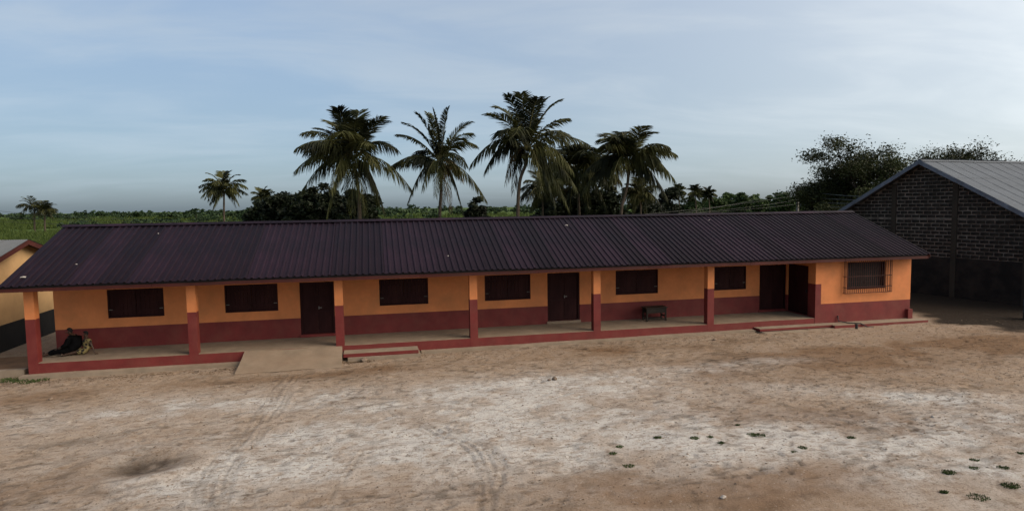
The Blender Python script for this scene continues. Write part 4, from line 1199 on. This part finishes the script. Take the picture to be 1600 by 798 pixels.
# a few far trees that stand out from the line
for (u, v, Z, w, lb) in [(157, 327, 380, 9, 'far flat-topped tree standing above the woodland line'), (134, 326, 390, 5, 'far narrow tree standing above the woodland line'), (306, 324, 300, 6, 'far tree showing just left of the lone palm'), (327, 330, 150, 40, 'low scrub bush at the foot of the lone palm'), (378, 331, 140, 24, 'low scrub bush right of the lone palm')]:
    base = at_depth(u, 338, Z); zt = at_depth(u, v, Z).z; base.z = -0.5
    bush('far_tree', lb, 'tree', base, w*Z/FPX*1.2, zt+0.7, 0.9 if Z > 200 else 0.5, M['leaf_far'], None, 10, 40)
# field grass
Vs, Fs = [], []; off = 0
def grass_band(n, ulo, uhi, zlo, zhi, hh, ww):
    u = nrg.uniform(ulo, uhi, n); Z = np.exp(nrg.uniform(math.log(zlo), math.log(zhi), n))
    fx = np.array([_r[0], _r[1]])/np.hypot(_r[0], _r[1]); fy = np.array([math.sin(YAW), math.cos(YAW)])
    X = CAM[0]+fx[0]*(u-800)/FPX*Z+fy[0]*Z; Y = CAM[1]+fx[1]*(u-800)/FPX*Z+fy[1]*Z
    pat = fbm(X*0.05, Y*0.02, 7, 3)
    keep = (Y > 13.0) & (pat > 0.30) & ~((X > -9.5) & (X < -2.5) & (Y < 11)); X, Y, Z, pat = X[keep], Y[keep], Z[keep], pat[keep]
    m_ = len(X); k = 4
    X = np.repeat(X, k)+nrg.normal(size=m_*k)*0.3; Y = np.repeat(Y, k)+nrg.normal(size=m_*k)*0.3
    s = np.repeat((Z/60)**0.75*(0.55+0.9*pat), k)
    h = hh*s*nrg.uniform(.5, 1.3, m_*k); w = ww*s; a = nrg.uniform(0, 6.28, m_*k)
    lx, ly = nrg.normal(size=(2, m_*k))*0.35*h
    B = np.stack([X, Y, np.full_like(X, -0.55)], -1)
    D = np.stack([np.cos(a)*w, np.sin(a)*w, np.zeros_like(a)], -1)
    T_ = B+np.stack([lx, ly, h], -1)
    V = np.stack([B-D, B+D, T_], 1).reshape(-1, 3)
    return V, np.arange(len(V)).reshape(-1, 3)
for args in [(16000, -120, 420, 36, 120, 0.75, 0.05), (12000, -120, 420, 110, 420, 0.6, 0.07), (9000, 420, 1500, 150, 420, 0.5, 0.06), (5000, 560, 860, 70, 200, 0.6, .05)]:
    V, F = grass_band(*args); Vs.append(V); Fs.append(F+off); off += len(V)
o = mesh_obj('field_grass', np_mesh('field_grass', np.concatenate(Vs), np.concatenate(Fs), M['grass']), M['grass'])
tag(o, 'tall green grass covering the fields behind the school', 'grass', kind='stuff')

# ------------------------------------------------------------------ pole and wires
pb = at_depth(1246, 330, 60); pb.z = -0.5
ptop = at_depth(1246, 292, 60).z
pole = empty('utility_pole', pb); tag(pole, 'weathered grey utility pole carrying wires behind the school roof', 'utility pole')
mb = MB(); mb.tube([(0, 0, -0.3), (0.02, 0, 3), (0.0, 0, ptop+0.5)], [0.15, 0.13, 0.11], 8); mb.build('post', [M['polewood']], pole, smooth=True)
hts = [ptop+0.5-0.25, ptop+0.5-0.75, ptop+0.5-1.2, ptop+0.5-1.6]
for h in hts:
    mb = MB(); mb.box(-0.20, 0.20, -0.14, -0.02, h-0.05, h+0.05); mb.box(-0.22, -0.14, -0.16, -0.06, h-0.02, h+0.10)
    mb.build('insulator_bracket', [M['black']], pole)
def wire(a, b, sag, label, group, r=0.014):
    a, b = Vector(a), Vector(b)
    mb = MB(); n_ = 14
    mb.tube([a.lerp(b, i/n_)+Vector((0, 0, -4*sag*(i/n_)*(1-i/n_))) for i in range(n_+1)], r, 3)
    tag(mb.build('power_wire', [M['wire']]), label, 'wire', group)
bracket_r = at_depth(1343, 311, 36); bracket_l = at_depth(1035, 334, 37)
order = ['top', 'second', 'third', 'lowest']
for i, h in enumerate(hts):
    p = pb+Vector((0, -0.15, h))
    wire(p, bracket_r+Vector((0, 0, 0.15-0.20*i)), 0.10, '%s wire strung from the pole to the hall gable' % order[i], 'wires from pole to hall', 0.013)
    wire(p, at_depth(1050-45*(i % 2)-25*i, 335+2*i, 37), 0.15, '%s wire dropping from the pole to behind the school roof' % order[i], 'wires from pole to school', 0.008)
# a second, far pole out on the left with wires running past the cream house
p2 = at_depth(-190, 330, 48); p2.z = -0.5
po = empty('utility_pole', p2); tag(po, 'weathered utility pole standing left beyond the cream house', 'utility pole')
mb = MB(); mb.tube([(0, 0, -0.3), (0, 0, 6.9)], [0.14, 0.11], 8); mb.build('post', [M['polewood']], po, smooth=True)
p3 = at_depth(212, 346, 62)
for i in range(3):
    wire(p2+Vector((0, 0, 6.6-0.55*i)), p3+Vector((0, 0, 0.2-0.25*i)), 0.35, '%s wire crossing the field from the far pole' % order[i], 'wires over the field', 0.014)

# ------------------------------------------------------------------ school desk on the veranda
dk = empty('school_desk', (0, 0, 0)); tag(dk, 'small dark wooden school desk against the maroon veranda wall', 'desk')
dp = on_z(1010.5, 502.5, 0.0); dk.location = (dp.x, dp.y, 0.001); dk.rotation_euler = (0, 0, 0.03)
W_, D_, H_ = 0.86, 0.42, 0.52
mb = MB(); mb.box(-0.04, W_+0.04, -0.03, D_+0.03, H_, H_+0.035, 0, 0.004); mb.build('desk_top', [M['wood']], dk)
mb = MB(); mb.box(0.05, W_-0.05, 0.012, D_-0.01, H_-0.20, H_-0.002); mb.build('drawer_box', [M['wood']], dk)
for lx in (0, W_-0.055):
    for ly in (0, D_-0.055):
        mb = MB(); mb.box(lx, lx+0.055, ly, ly+0.055, 0, H_-0.001); mb.build('leg', [M['wood']], dk)
for ly in (0.01, D_-0.045):
    mb = MB(); mb.box(0.056, W_-0.056, ly, ly+0.035, 0.05, 0.10); mb.build('rail', [M['wood']], dk)
for lx in (0.01, W_-0.045):
    mb = MB(); mb.box(lx, lx+0.035, 0.056, D_-0.056, 0.16, 0.21); mb.build('rail', [M['wood']], dk)

# ------------------------------------------------------------------ people sitting on the veranda floor
def skin(chains, root=0, sub=2):
    """chains: list of ([points], [radii]) ; the first point of a later chain may be ('j', index) to branch from an earlier joint"""
    V, E, Rr = [], [], []
    for pts, rad in chains:
        prev = None
        for p, r_ in zip(pts, rad):
            if isinstance(p, int): prev = p; continue
            V.append(p); Rr.append(r_ if isinstance(r_, tuple) else (r_, r_))
            if prev is not None: E.append((prev, len(V)-1))
            prev = len(V)-1
    me = bpy.data.meshes.new('skel'); me.from_pydata(V, E, [])
    o = bpy.data.objects.new('skel', me); COL.objects.link(o)
    md = o.modifiers.new('Skin', 'SKIN'); md.use_smooth_shade = True
    for i, sv in enumerate(me.skin_vertices[0].data):
        sv.radius = Rr[i]; sv.use_root = (i == root)
    s = o.modifiers.new('Sub', 'SUBSURF'); s.levels = sub; s.render_levels = sub
    bpy.context.view_layer.update()
    dg = bpy.context.evaluated_depsgraph_get()
    out = bpy.data.meshes.new_from_object(o.evaluated_get(dg))
    bpy.data.objects.remove(o); bpy.data.meshes.remove(me)
    return out
def join_meshes(name, ms, mats):
    V, F = [], []
    for m_ in ms:
        n_ = len(V); V += [tuple(v.co) for v in m_.vertices]; F += [tuple(i+n_ for i in p.vertices) for p in m_.polygons]
    me = bpy.data.meshes.new(name); me.from_pydata(V, [], F); me.update()
    me.polygons.foreach_set('use_smooth', [True]*len(F))
    for m_ in mats: me.materials.append(m_)
    return me
def fingers(c, d, side, k=1.0):
    """five short bent fingers lying on the floor or lap from a palm at c pointing along d"""
    c, d, side = Vector(c), Vector(d).normalized(), Vector(side).normalized()
    out = []
    for i, (o_, l_) in enumerate(((-0.030, .062), (-0.010, .075), (0.010, .072), (0.030, .058))):
        b = c+side*o_*k; m_ = b+d*(0.04+l_*.5)*k+Vector((0, 0, 0.006)); e = b+d*(0.04+l_)*k+Vector((0, 0, -0.008))
        out.append(skin([([tuple(b), tuple(m_), tuple(e)], [.010*k, .009*k, .007*k])], sub=1))
    t = c-side*0.035*k; out.append(skin([([tuple(t), tuple(t-side*.03*k+d*.02*k), tuple(t-side*.035*k+d*.055*k)], [.011*k, .010*k, .008*k])], sub=1))
    return out
def face_bits(hc, look, k):
    """nose, ears and brow ridge for a head centre"""
    hc, look = Vector(hc), Vector(look).normalized(); sd = look.cross(Vector((0, 0, 1))).normalized()
    out = []
    out.append(skin([([tuple(hc+look*.085*k+Vector((0, 0, .02*k))), tuple(hc+look*.112*k+Vector((0, 0, -.018*k)))], [.011*k, .016*k])], sub=1))
    out.append(skin([([tuple(hc+look*.088*k-sd*.022*k+Vector((0, 0, -.050*k))), tuple(hc+look*.096*k+Vector((0, 0, -.050*k))), tuple(hc+look*.088*k+sd*.022*k+Vector((0, 0, -.050*k)))], [.008*k, .011*k, .008*k])], sub=1))
    for s in (-1, 1):
        out.append(skin([([tuple(hc+sd*s*.074*k+Vector((0, 0, .02*k))), tuple(hc+sd*s*.082*k+Vector((0, 0, -.02*k)))], [.015*k, .011*k])], sub=1))
    return out
def cap_mesh(name, c, r_, look, mat_, parent, cover=0.25, seed=0):
    """close-cropped hair: the upper, back part of an uneven ball"""
    b2 = bmesh.new(); bmesh.ops.create_uvsphere(b2, u_segments=20, v_segments=14, radius=1.0)
    look = Vector(look).normalized(); rr = random.Random(seed)
    dead = [v for v in b2.verts if v.co.dot(look)*0.75-v.co.z*0.65 > cover]
    bmesh.ops.delete(b2, geom=dead, context='VERTS')
    for v in b2.verts: v.co = Vector(c)+Vector((v.co.x*r_[0], v.co.y*r_[1], v.co.z*r_[2]))*(1+rr.uniform(-.02, .03))
    me = bpy.data.meshes.new(name); b2.to_mesh(me); b2.free()
    me.polygons.foreach_set('use_smooth', [True]*len(me.polygons))
    return mesh_obj(name, me, [mat_], parent)

# adult in black: seated, back to the wall, legs stretched along the floor to the left
pa = on_z(117, 553.5, 0.0)
A = empty('person', (pa.x, pa.y, 0.0)); tag(A, 'person in loose black clothes sitting on the veranda floor, legs stretched out', 'person', None)
body = skin([
    ([(0, 0, 0.13), (0.0, 0.03, 0.30), (-0.03, 0.05, 0.48), (-0.06, 0.05, 0.60), (-0.085, 0.03, 0.665), (-0.11, 0.01, 0.73), (-0.115, 0.0, 0.80)], [(.17, .13), (.15, .12), (.18, .12), (.12, .10), (.055, .055), (.082, .075), (.080, .085)]),
    ([0, (-0.10, -0.10, 0.13), (-0.42, -0.14, 0.20), (-0.78, -0.20, 0.075), (-0.85, -0.22, 0.05), (-0.87, -0.23, 0.15)], [0, .10, .072, .048, .045, .035]),
    ([0, (-0.10, 0.10, 0.13), (-0.45, 0.06, 0.15), (-0.80, 0.0, 0.075), (-0.87, -0.02, 0.05), (-0.89, -0.03, 0.15)], [0, .10, .072, .048, .045, .035]),
    ([3, (-0.08, -0.15, 0.57), (-0.14, -0.25, 0.36), (-0.34, -0.20, 0.27), (-0.40, -0.19, 0.25)], [0, .062, .05, .037, .034]),
    ([3, (-0.06, 0.22, 0.57), (-0.12, 0.27, 0.36), (-0.33, 0.17, 0.25), (-0.39, 0.16, 0.235)], [0, .062, .05, .037, .034]),
])
parts_ = [body]+fingers((-0.41, -0.19, 0.247), (-1, 0.1, -0.25), (0, 1, 0))+fingers((-0.40, 0.16, 0.232), (-1, 0, -0.25), (0, -1, 0))+face_bits((-0.115, 0.0, 0.785), (-0.8, -0.55, -0.25), 1.0)
mesh_obj('body', join_meshes('body', parts_, [M['skin']]), [M['skin']], A)
robe = skin([
    ([(0.02, 0.0, 0.14), (0.03, 0.03, 0.30), (0.0, 0.05, 0.46), (-0.05, 0.05, 0.59), (-0.085, 0.035, 0.645)], [(.27, .24), (.25, .22), (.235, .19), (.17, .15), (.075, .075)]),
    ([0, (-0.12, -0.10, 0.14), (-0.42, -0.14, 0.19), (-0.70, -0.185, 0.10)], [0, .13, .10, .085]),
    ([0, (-0.12, 0.10, 0.14), (-0.45, 0.06, 0.15), (-0.72, 0.01, 0.10)], [0, .13, .10, .085]),
    ([3, (-0.08, -0.16, 0.56), (-0.14, -0.25, 0.37), (-0.29, -0.21, 0.285)], [0, .088, .08, .065]),
    ([3, (-0.06, 0.23, 0.56), (-0.12, 0.27, 0.37), (-0.28, 0.18, 0.265)], [0, .088, .08, .065]),
])
mesh_obj('robe', join_meshes('robe', [robe], [M['blackcloth']]), [M['blackcloth']], A)
cap_mesh('hair', (-0.115, 0.0, 0.795), (.094, .094, .100), (-0.8, -0.55, -0.1), M['hair'], A, 0.30, 2)
# child in a patterned dress leaning on the adult's side, one arm propped behind
pc_ = on_z(138, 552.5, 0.0)
Cc = empty('person', (pc_.x, pc_.y, 0.0)); tag(Cc, 'child in black and yellow patterned dress sitting propped on one arm', 'person', None)
body = skin([
    ([(0, 0, 0.10), (-0.01, 0.02, 0.24), (-0.03, 0.03, 0.40), (-0.035, 0.03, 0.50), (-0.04, 0.03, 0.555), (-0.05, 0.02, 0.62), (-0.052, 0.02, 0.685)], [(.12, .10), (.10, .085), (.125, .085), (.085, .07), (.043, .043), (.072, .066), (.070, .075)]),
    ([0, (-0.08, -0.08, 0.10), (-0.34, -0.13, 0.10), (-0.60, -0.22, 0.05), (-0.66, -0.235, 0.04), (-0.68, -0.24, 0.11)], [0, .07, .052, .035, .032, .026]),
    ([0, (-0.08, 0.06, 0.10), (-0.33, -0.02, 0.13), (-0.60, -0.10, 0.055), (-0.66, -0.115, 0.04), (-0.68, -0.12, 0.11)], [0, .07, .052, .035, .032, .026]),
    ([3, (0.08, -0.08, 0.46), (0.17, -0.11, 0.27), (0.24, -0.13, 0.07), (0.26, -0.135, 0.035)], [0, .042, .034, .026, .025]),
    ([3, (-0.12, 0.14, 0.46), (-0.18, 0.10, 0.28), (-0.28, 0.03, 0.20), (-0.31, 0.02, 0.195)], [0, .042, .034, .026, .025]),
])
parts_ = [body]+fingers((0.265, -0.135, 0.025), (1, -0.1, -0.05), (0, 1, 0), .75)+fingers((-0.315, 0.02, 0.19), (-1, 0, -0.2), (0, -1, 0), .75)+face_bits((-0.052, 0.02, 0.672), (-0.75, -0.65, -0.1), .85)
mesh_obj('body', join_meshes('body', parts_, [M['skin']]), [M['skin']], Cc)
dress = skin([
    ([(-0.01, 0.0, 0.11), (-0.01, 0.02, 0.24), (-0.03, 0.03, 0.38), (-0.035, 0.03, 0.475), (-0.04, 0.03, 0.52)], [(.19, .16), (.155, .13), (.15, .115), (.11, .095), (.055, .055)]),
    ([0, (-0.10, -0.08, 0.11), (-0.30, -0.12, 0.11)], [0, .105, .09]),
    ([0, (-0.10, 0.06, 0.11), (-0.30, -0.02, 0.12)], [0, .105, .09]),
    ([3, (0.08, -0.08, 0.455), (0.125, -0.095, 0.36)], [0, .062, .058]),
    ([3, (-0.12, 0.13, 0.455), (-0.155, 0.115, 0.36)], [0, .062, .058]),
])
mesh_obj('dress', join_meshes('dress', [dress], [M['dress']]), [M['dress']], Cc)
cap_mesh('hair', (-0.052, 0.02, 0.680), (.080, .080, .086), (-0.75, -0.65, -0.05), M['hair'], Cc, 0.30, 4)
# pale cloth on the floor by their feet
cp = on_z(86, 556.5, 0.006)
V = []; F = []
for j in range(7):
    for i in range(9):
        V.append((-0.32+0.64*i/8+0.03*math.sin(j*1.7), -0.16+0.34*j/6+0.03*math.sin(i*1.3), 0.012+0.03*float(vnoise(np.array(i*.7), np.array(j*.8), 3))))
for j in range(6):
    for i in range(8): a = j*9+i; F.append((a, a+1, a+10, a+9))
o = pydata('floor_cloth', V, F, [mat('pale_cloth', (0.32, 0.25, 0.18), 0.9, 0.2, 8.0)], None, (cp.x, cp.y+0.12, 0.0), True); tag(o, 'crumpled pale cloth on the veranda floor by the feet of the sitters', 'cloth')

# ------------------------------------------------------------------ small things in the yard
def rock_mesh(seed, sx, sy, sz):
    b2 = bmesh.new(); bmesh.ops.create_icosphere(b2, subdivisions=2, radius=1.0); r = random.Random(seed)
    pl = [Vector((r.uniform(-1, 1), r.uniform(-1, 1), r.uniform(-1, 1))).normalized() for _ in range(7)]
    for v in b2.verts:
        c = v.co.copy()
        for q in pl:
            t = c.dot(q)
            if t > 0.68: c -= q*(t-0.68)
        v.co = Vector((c.x*sx, c.y*sy, c.z*sz))
    me = bpy.data.meshes.new('stone'); b2.to_mesh(me); b2.free(); return me
for i, (u, v, s, lb) in enumerate([(866, 593, .09, 'brown stone lying on the pale sand of the yard'), (858, 595, .05, 'small brown stone beside the larger one on the pale sand'), (1117, 531, .08, 'brown stone near the kerb of the long veranda'), (79, 624, .06, 'dark stone in front of the first two veranda columns'), (569, 564, .11, 'grey stone at the foot of the first step'), (1130, 777, .05, 'white pebble on the brown soil of the yard'), (1458, 652, .04, 'pale pebble on the brown soil among scattered tufts')]):
    p = ground_at(u, v); o = mesh_obj('stone', rock_mesh(i, s*1.2, s, s*.75), [M['stone'] if i not in (5, 6) else M['white']], None, (p.x, p.y, p.z+s*.35)); o.rotation_euler = (0, 0, rng.uniform(0, 6)); tag(o, lb, 'stone', 'loose stones in the yard')
def tuft(p, r_, n_, h, label, group):
    V = []; F = []
    for _ in range(n_):
        a = rng.uniform(0, 6.28); q = math.sqrt(rng.random())*r_; bx, by = math.cos(a)*q*1.3, math.sin(a)*q
        hh = h*rng.uniform(.5, 1.2); l = rng.uniform(-.6, .6)*hh; l2 = rng.uniform(-.6, .6)*hh; w = 0.012; b = rng.uniform(0, 6.28)
        k = len(V); V += [(bx-math.cos(b)*w, by-math.sin(b)*w, -0.01), (bx+math.cos(b)*w, by+math.sin(b)*w, -0.01), (bx+l*.6, by+l2*.6, hh*.7), (bx+l*1.3, by+l2*1.3, hh*.85)]
        F += [(k, k+1, k+2), (k+2, k+1, k+3)]
    o = pydata('grass_tuft', V, F, [M['tuft']], None, p); tag(o, label, 'grass tuft', group)
tl = [(1186, 681, .17, 'largest grass tuft on the pale sand, beside the wheel mark'), (1174, 680, .10, 'small tuft touching the largest grass tuft'), (1126, 692, .08, 'lone yellowish tuft on the pale sand'), (1152, 664, .05, 'tiny tuft between the veranda and the largest tuft'), (1483, 738, .15, None), (1528, 778, .17, None), (1579, 757, .15, None), (1567, 730, .12, None), (1522, 731, .10, None), (1522, 719, .09, None), (1254, 699, .09, None), (1085, 684, .08, None), (1027, 683, .09, None), (968, 698, .08, None), (983, 728, .10, None), (1330, 684, .09, None), (1475, 769, .07, None), (1595, 708, .06, None), (958, 708, .07, None), (1110, 683, .06, None), (1240, 704, .07, None)]
for (u, v, r_, lb) in tl:
    tuft(ground_at(u, v), r_*rng.uniform(.6, .95), int(40+700*r_), 0.034, lb or 'green grass tuft growing in the trodden sand of the yard', 'grass tufts in the yard')
for u, v in [(8, 594), (20, 595), (31, 593), (44, 596), (62, 594), (12, 591)]:
    tuft(ground_at(u, v+1), .20, 80, .075, 'green weeds growing along the concrete kerb by the first column', 'weeds along the kerb')
# leaf litter: uncountable
Vl, Fl = [], []
def litter(n_, fn):
    k = 0
    while k < n_:
        x, y, s = fn(); z = gz(x, y)
        if not (-9 < x < 42 and -13 < y < 0): continue
        a = rng.uniform(0, 6.28); l, w = s*rng.uniform(.6, 1.4), s*rng.uniform(.25, .5)
        ca, sa = math.cos(a), math.sin(a); b0 = len(Vl)
        for (p, q, h) in ((-l, 0, .004), (0, -w, .012+.3*w), (l, 0, .006), (0, w, .010+.2*w)):
            Vl.append((x+p*ca-q*sa, y+p*sa+q*ca, z+h))
        Fl.append((b0, b0+1, b0+2, b0+3)); k += 1
litter(900, lambda: (rng.uniform(-1, 26), -0.32-abs(rng.gauss(0, .45)), .028))
litter(5200, lambda: (rng.uniform(-8, 40), rng.uniform(-12.5, -0.4), .022))
litter(380, lambda: (rng.gauss(9.9, .25), -0.72-abs(rng.gauss(0, .12)), .03))
litter(260, lambda: (rng.uniform(0, 6.3), -0.5-abs(rng.gauss(0, .25)), .035))
litter(1100, lambda: (rng.gauss(26, 6), rng.gauss(-8, 2.5), .030))
litter(700, lambda: (rng.uniform(10, 40), -0.9-abs(rng.gauss(0, 1.3)), .032))
o = pydata('leaf_litter', Vl, Fl, [M['litter']]); tag(o, 'scattered dry leaves and twigs over the sandy yard', 'leaf litter', kind='stuff')
# gravel and small clods: uncountable
Vp, Fp = [], []
for _ in range(4200):
    x, y = rng.uniform(-8, 40), rng.uniform(-12.4, -0.5)
    if rng.random() > float(fbm(np.array(x*0.4), np.array(y*0.5), 171, 2))*1.3: continue
    z = gz(x, y); s_ = rng.choice((.010, .013, .016, .022, .03)); k = len(Vp); a = rng.uniform(0, 6.28)
    for (p, q, h) in ((1, 0, .3), (0, 1, .3), (-1, 0, .25), (0, -.9, .3), (0.1, .1, 1.0)):
        Vp.append((x+(p*math.cos(a)-q*math.sin(a))*s_*rng.uniform(.8, 1.3), y+(p*math.sin(a)+q*math.cos(a))*s_, z-.004+h*s_*rng.uniform(.7, 1.1)))
    Fp += [(k, k+1, k+4), (k+1, k+2, k+4), (k+2, k+3, k+4), (k+3, k, k+4)]
o = pydata('gravel', Vp, Fp, [mat('gravel_stone', (0.19, 0.145, 0.11), 0.95, 0.6, 3.0)]); tag(o, 'small gravel and clods strewn over the yard', 'gravel', kind='stuff')
# scraps on the roof
def on_roof(u, v):
    d = ray(u, v); n_ = np.array([0, -math.sin(ang), math.cos(ang)]); p0 = np.array([0, EAVE_Y, EAVE_Z+0.05]); t = ((p0-CAM)@n_)/(d@n_); return Vector(CAM+d*t)
for (u, v, s, lb) in [(36, 433, .13, 'long pale scrap lying near the left eave of the roof'), (119, 413, .06, 'white scrap lying low on the left part of the roof'), (247, 365, .05, 'white scrap lying high on the roof below the ridge'), (885, 352, .11, 'pale brown scrap lying below the middle of the ridge'), (1108, 344, .06, 'small pale scrap below the ridge toward the pole'), (700, 400, .05, 'small pale scrap midway down the roof')]:
    p = on_roof(u, v); s *= 0.6; V = [(-s, -s*.4, 0), (0, -s*.5, .015), (s, -s*.35, .0), (s, s*.4, .012), (0, s*.45, .02), (-s, s*.4, .004)]
    o = pydata('roof_scrap', V, [(0, 1, 4, 5), (1, 2, 3, 4)], [M['white']], None, p); o.rotation_euler = (ang, 0, rng.uniform(-.4, .4)); tag(o, lb, 'scrap', 'scraps on the roof')
# bent pipe and stub by the end room
q0 = on_z(1297, 492, -0.05); p1 = Vector((28.75, -0.03, 0.05)); 
mb = MB(); mb.tube([p1, (28.75, -0.06, -0.16), (28.95, -0.36, -0.195), (29.35, -0.58, -0.20), (29.55, -0.72, -0.33), (29.75, -0.80, -0.33)], 0.024, 6)
tag(mb.build('bent_pipe', [M['black']], smooth=True), 'thin dark bent pipe coming out of the end room wall', 'pipe')
sp_ = ground_at(1338, 514); mb = MB(); mb.tube([(0, 0, -.1), (0.01, 0, .17)], [.055, .05], 7); mb.box(-.05, .05, -.05, .05, .171, .19)
tag(mb.build('pipe_stub', [M['black']], None, sp_), 'short dark upright pipe stub before the end room', 'pipe')
for k, (u, v) in enumerate([(1183, 514), (1190, 521)]):
    p = on_z(u, v, -0.33-.06*k); mb = MB(); mb.box(-.24, .24, -.10, .10, -.05, .05, 0, .04)
    tag(mb.build('broken_slab', [M['soot_plaster']], None, (p.x, p.y, p.z-.01)), ['dark broken slab leaning on the end of the low step', 'dark broken slab on the ground below the low step'][k], 'slab')
# dark blue drum by the hall
db = on_z(1612, 500, -0.33); dr = empty('plastic_drum', (db.x, db.y, gz(db.x, db.y)-.01)); tag(dr, 'dark blue plastic drum standing near the hall wall', 'drum')
mb = MB(); prof = [(.0, .27), (.03, .29), (.28, .29), (.30, .305), (.33, .29), (.56, .29), (.58, .305), (.61, .29), (.82, .285), (.86, .25)]
mb.tube([(0, 0, z) for z, _ in prof], [r_ for _, r_ in prof], 18); mb.build('shell', [M['blue']], dr, smooth=True)
mb = MB(); mb.tube([(0, 0, .861), (0, 0, .89), (0, 0, .90)], [.20, .20, .17], 18); mb.build('lid', [M['black']], dr)
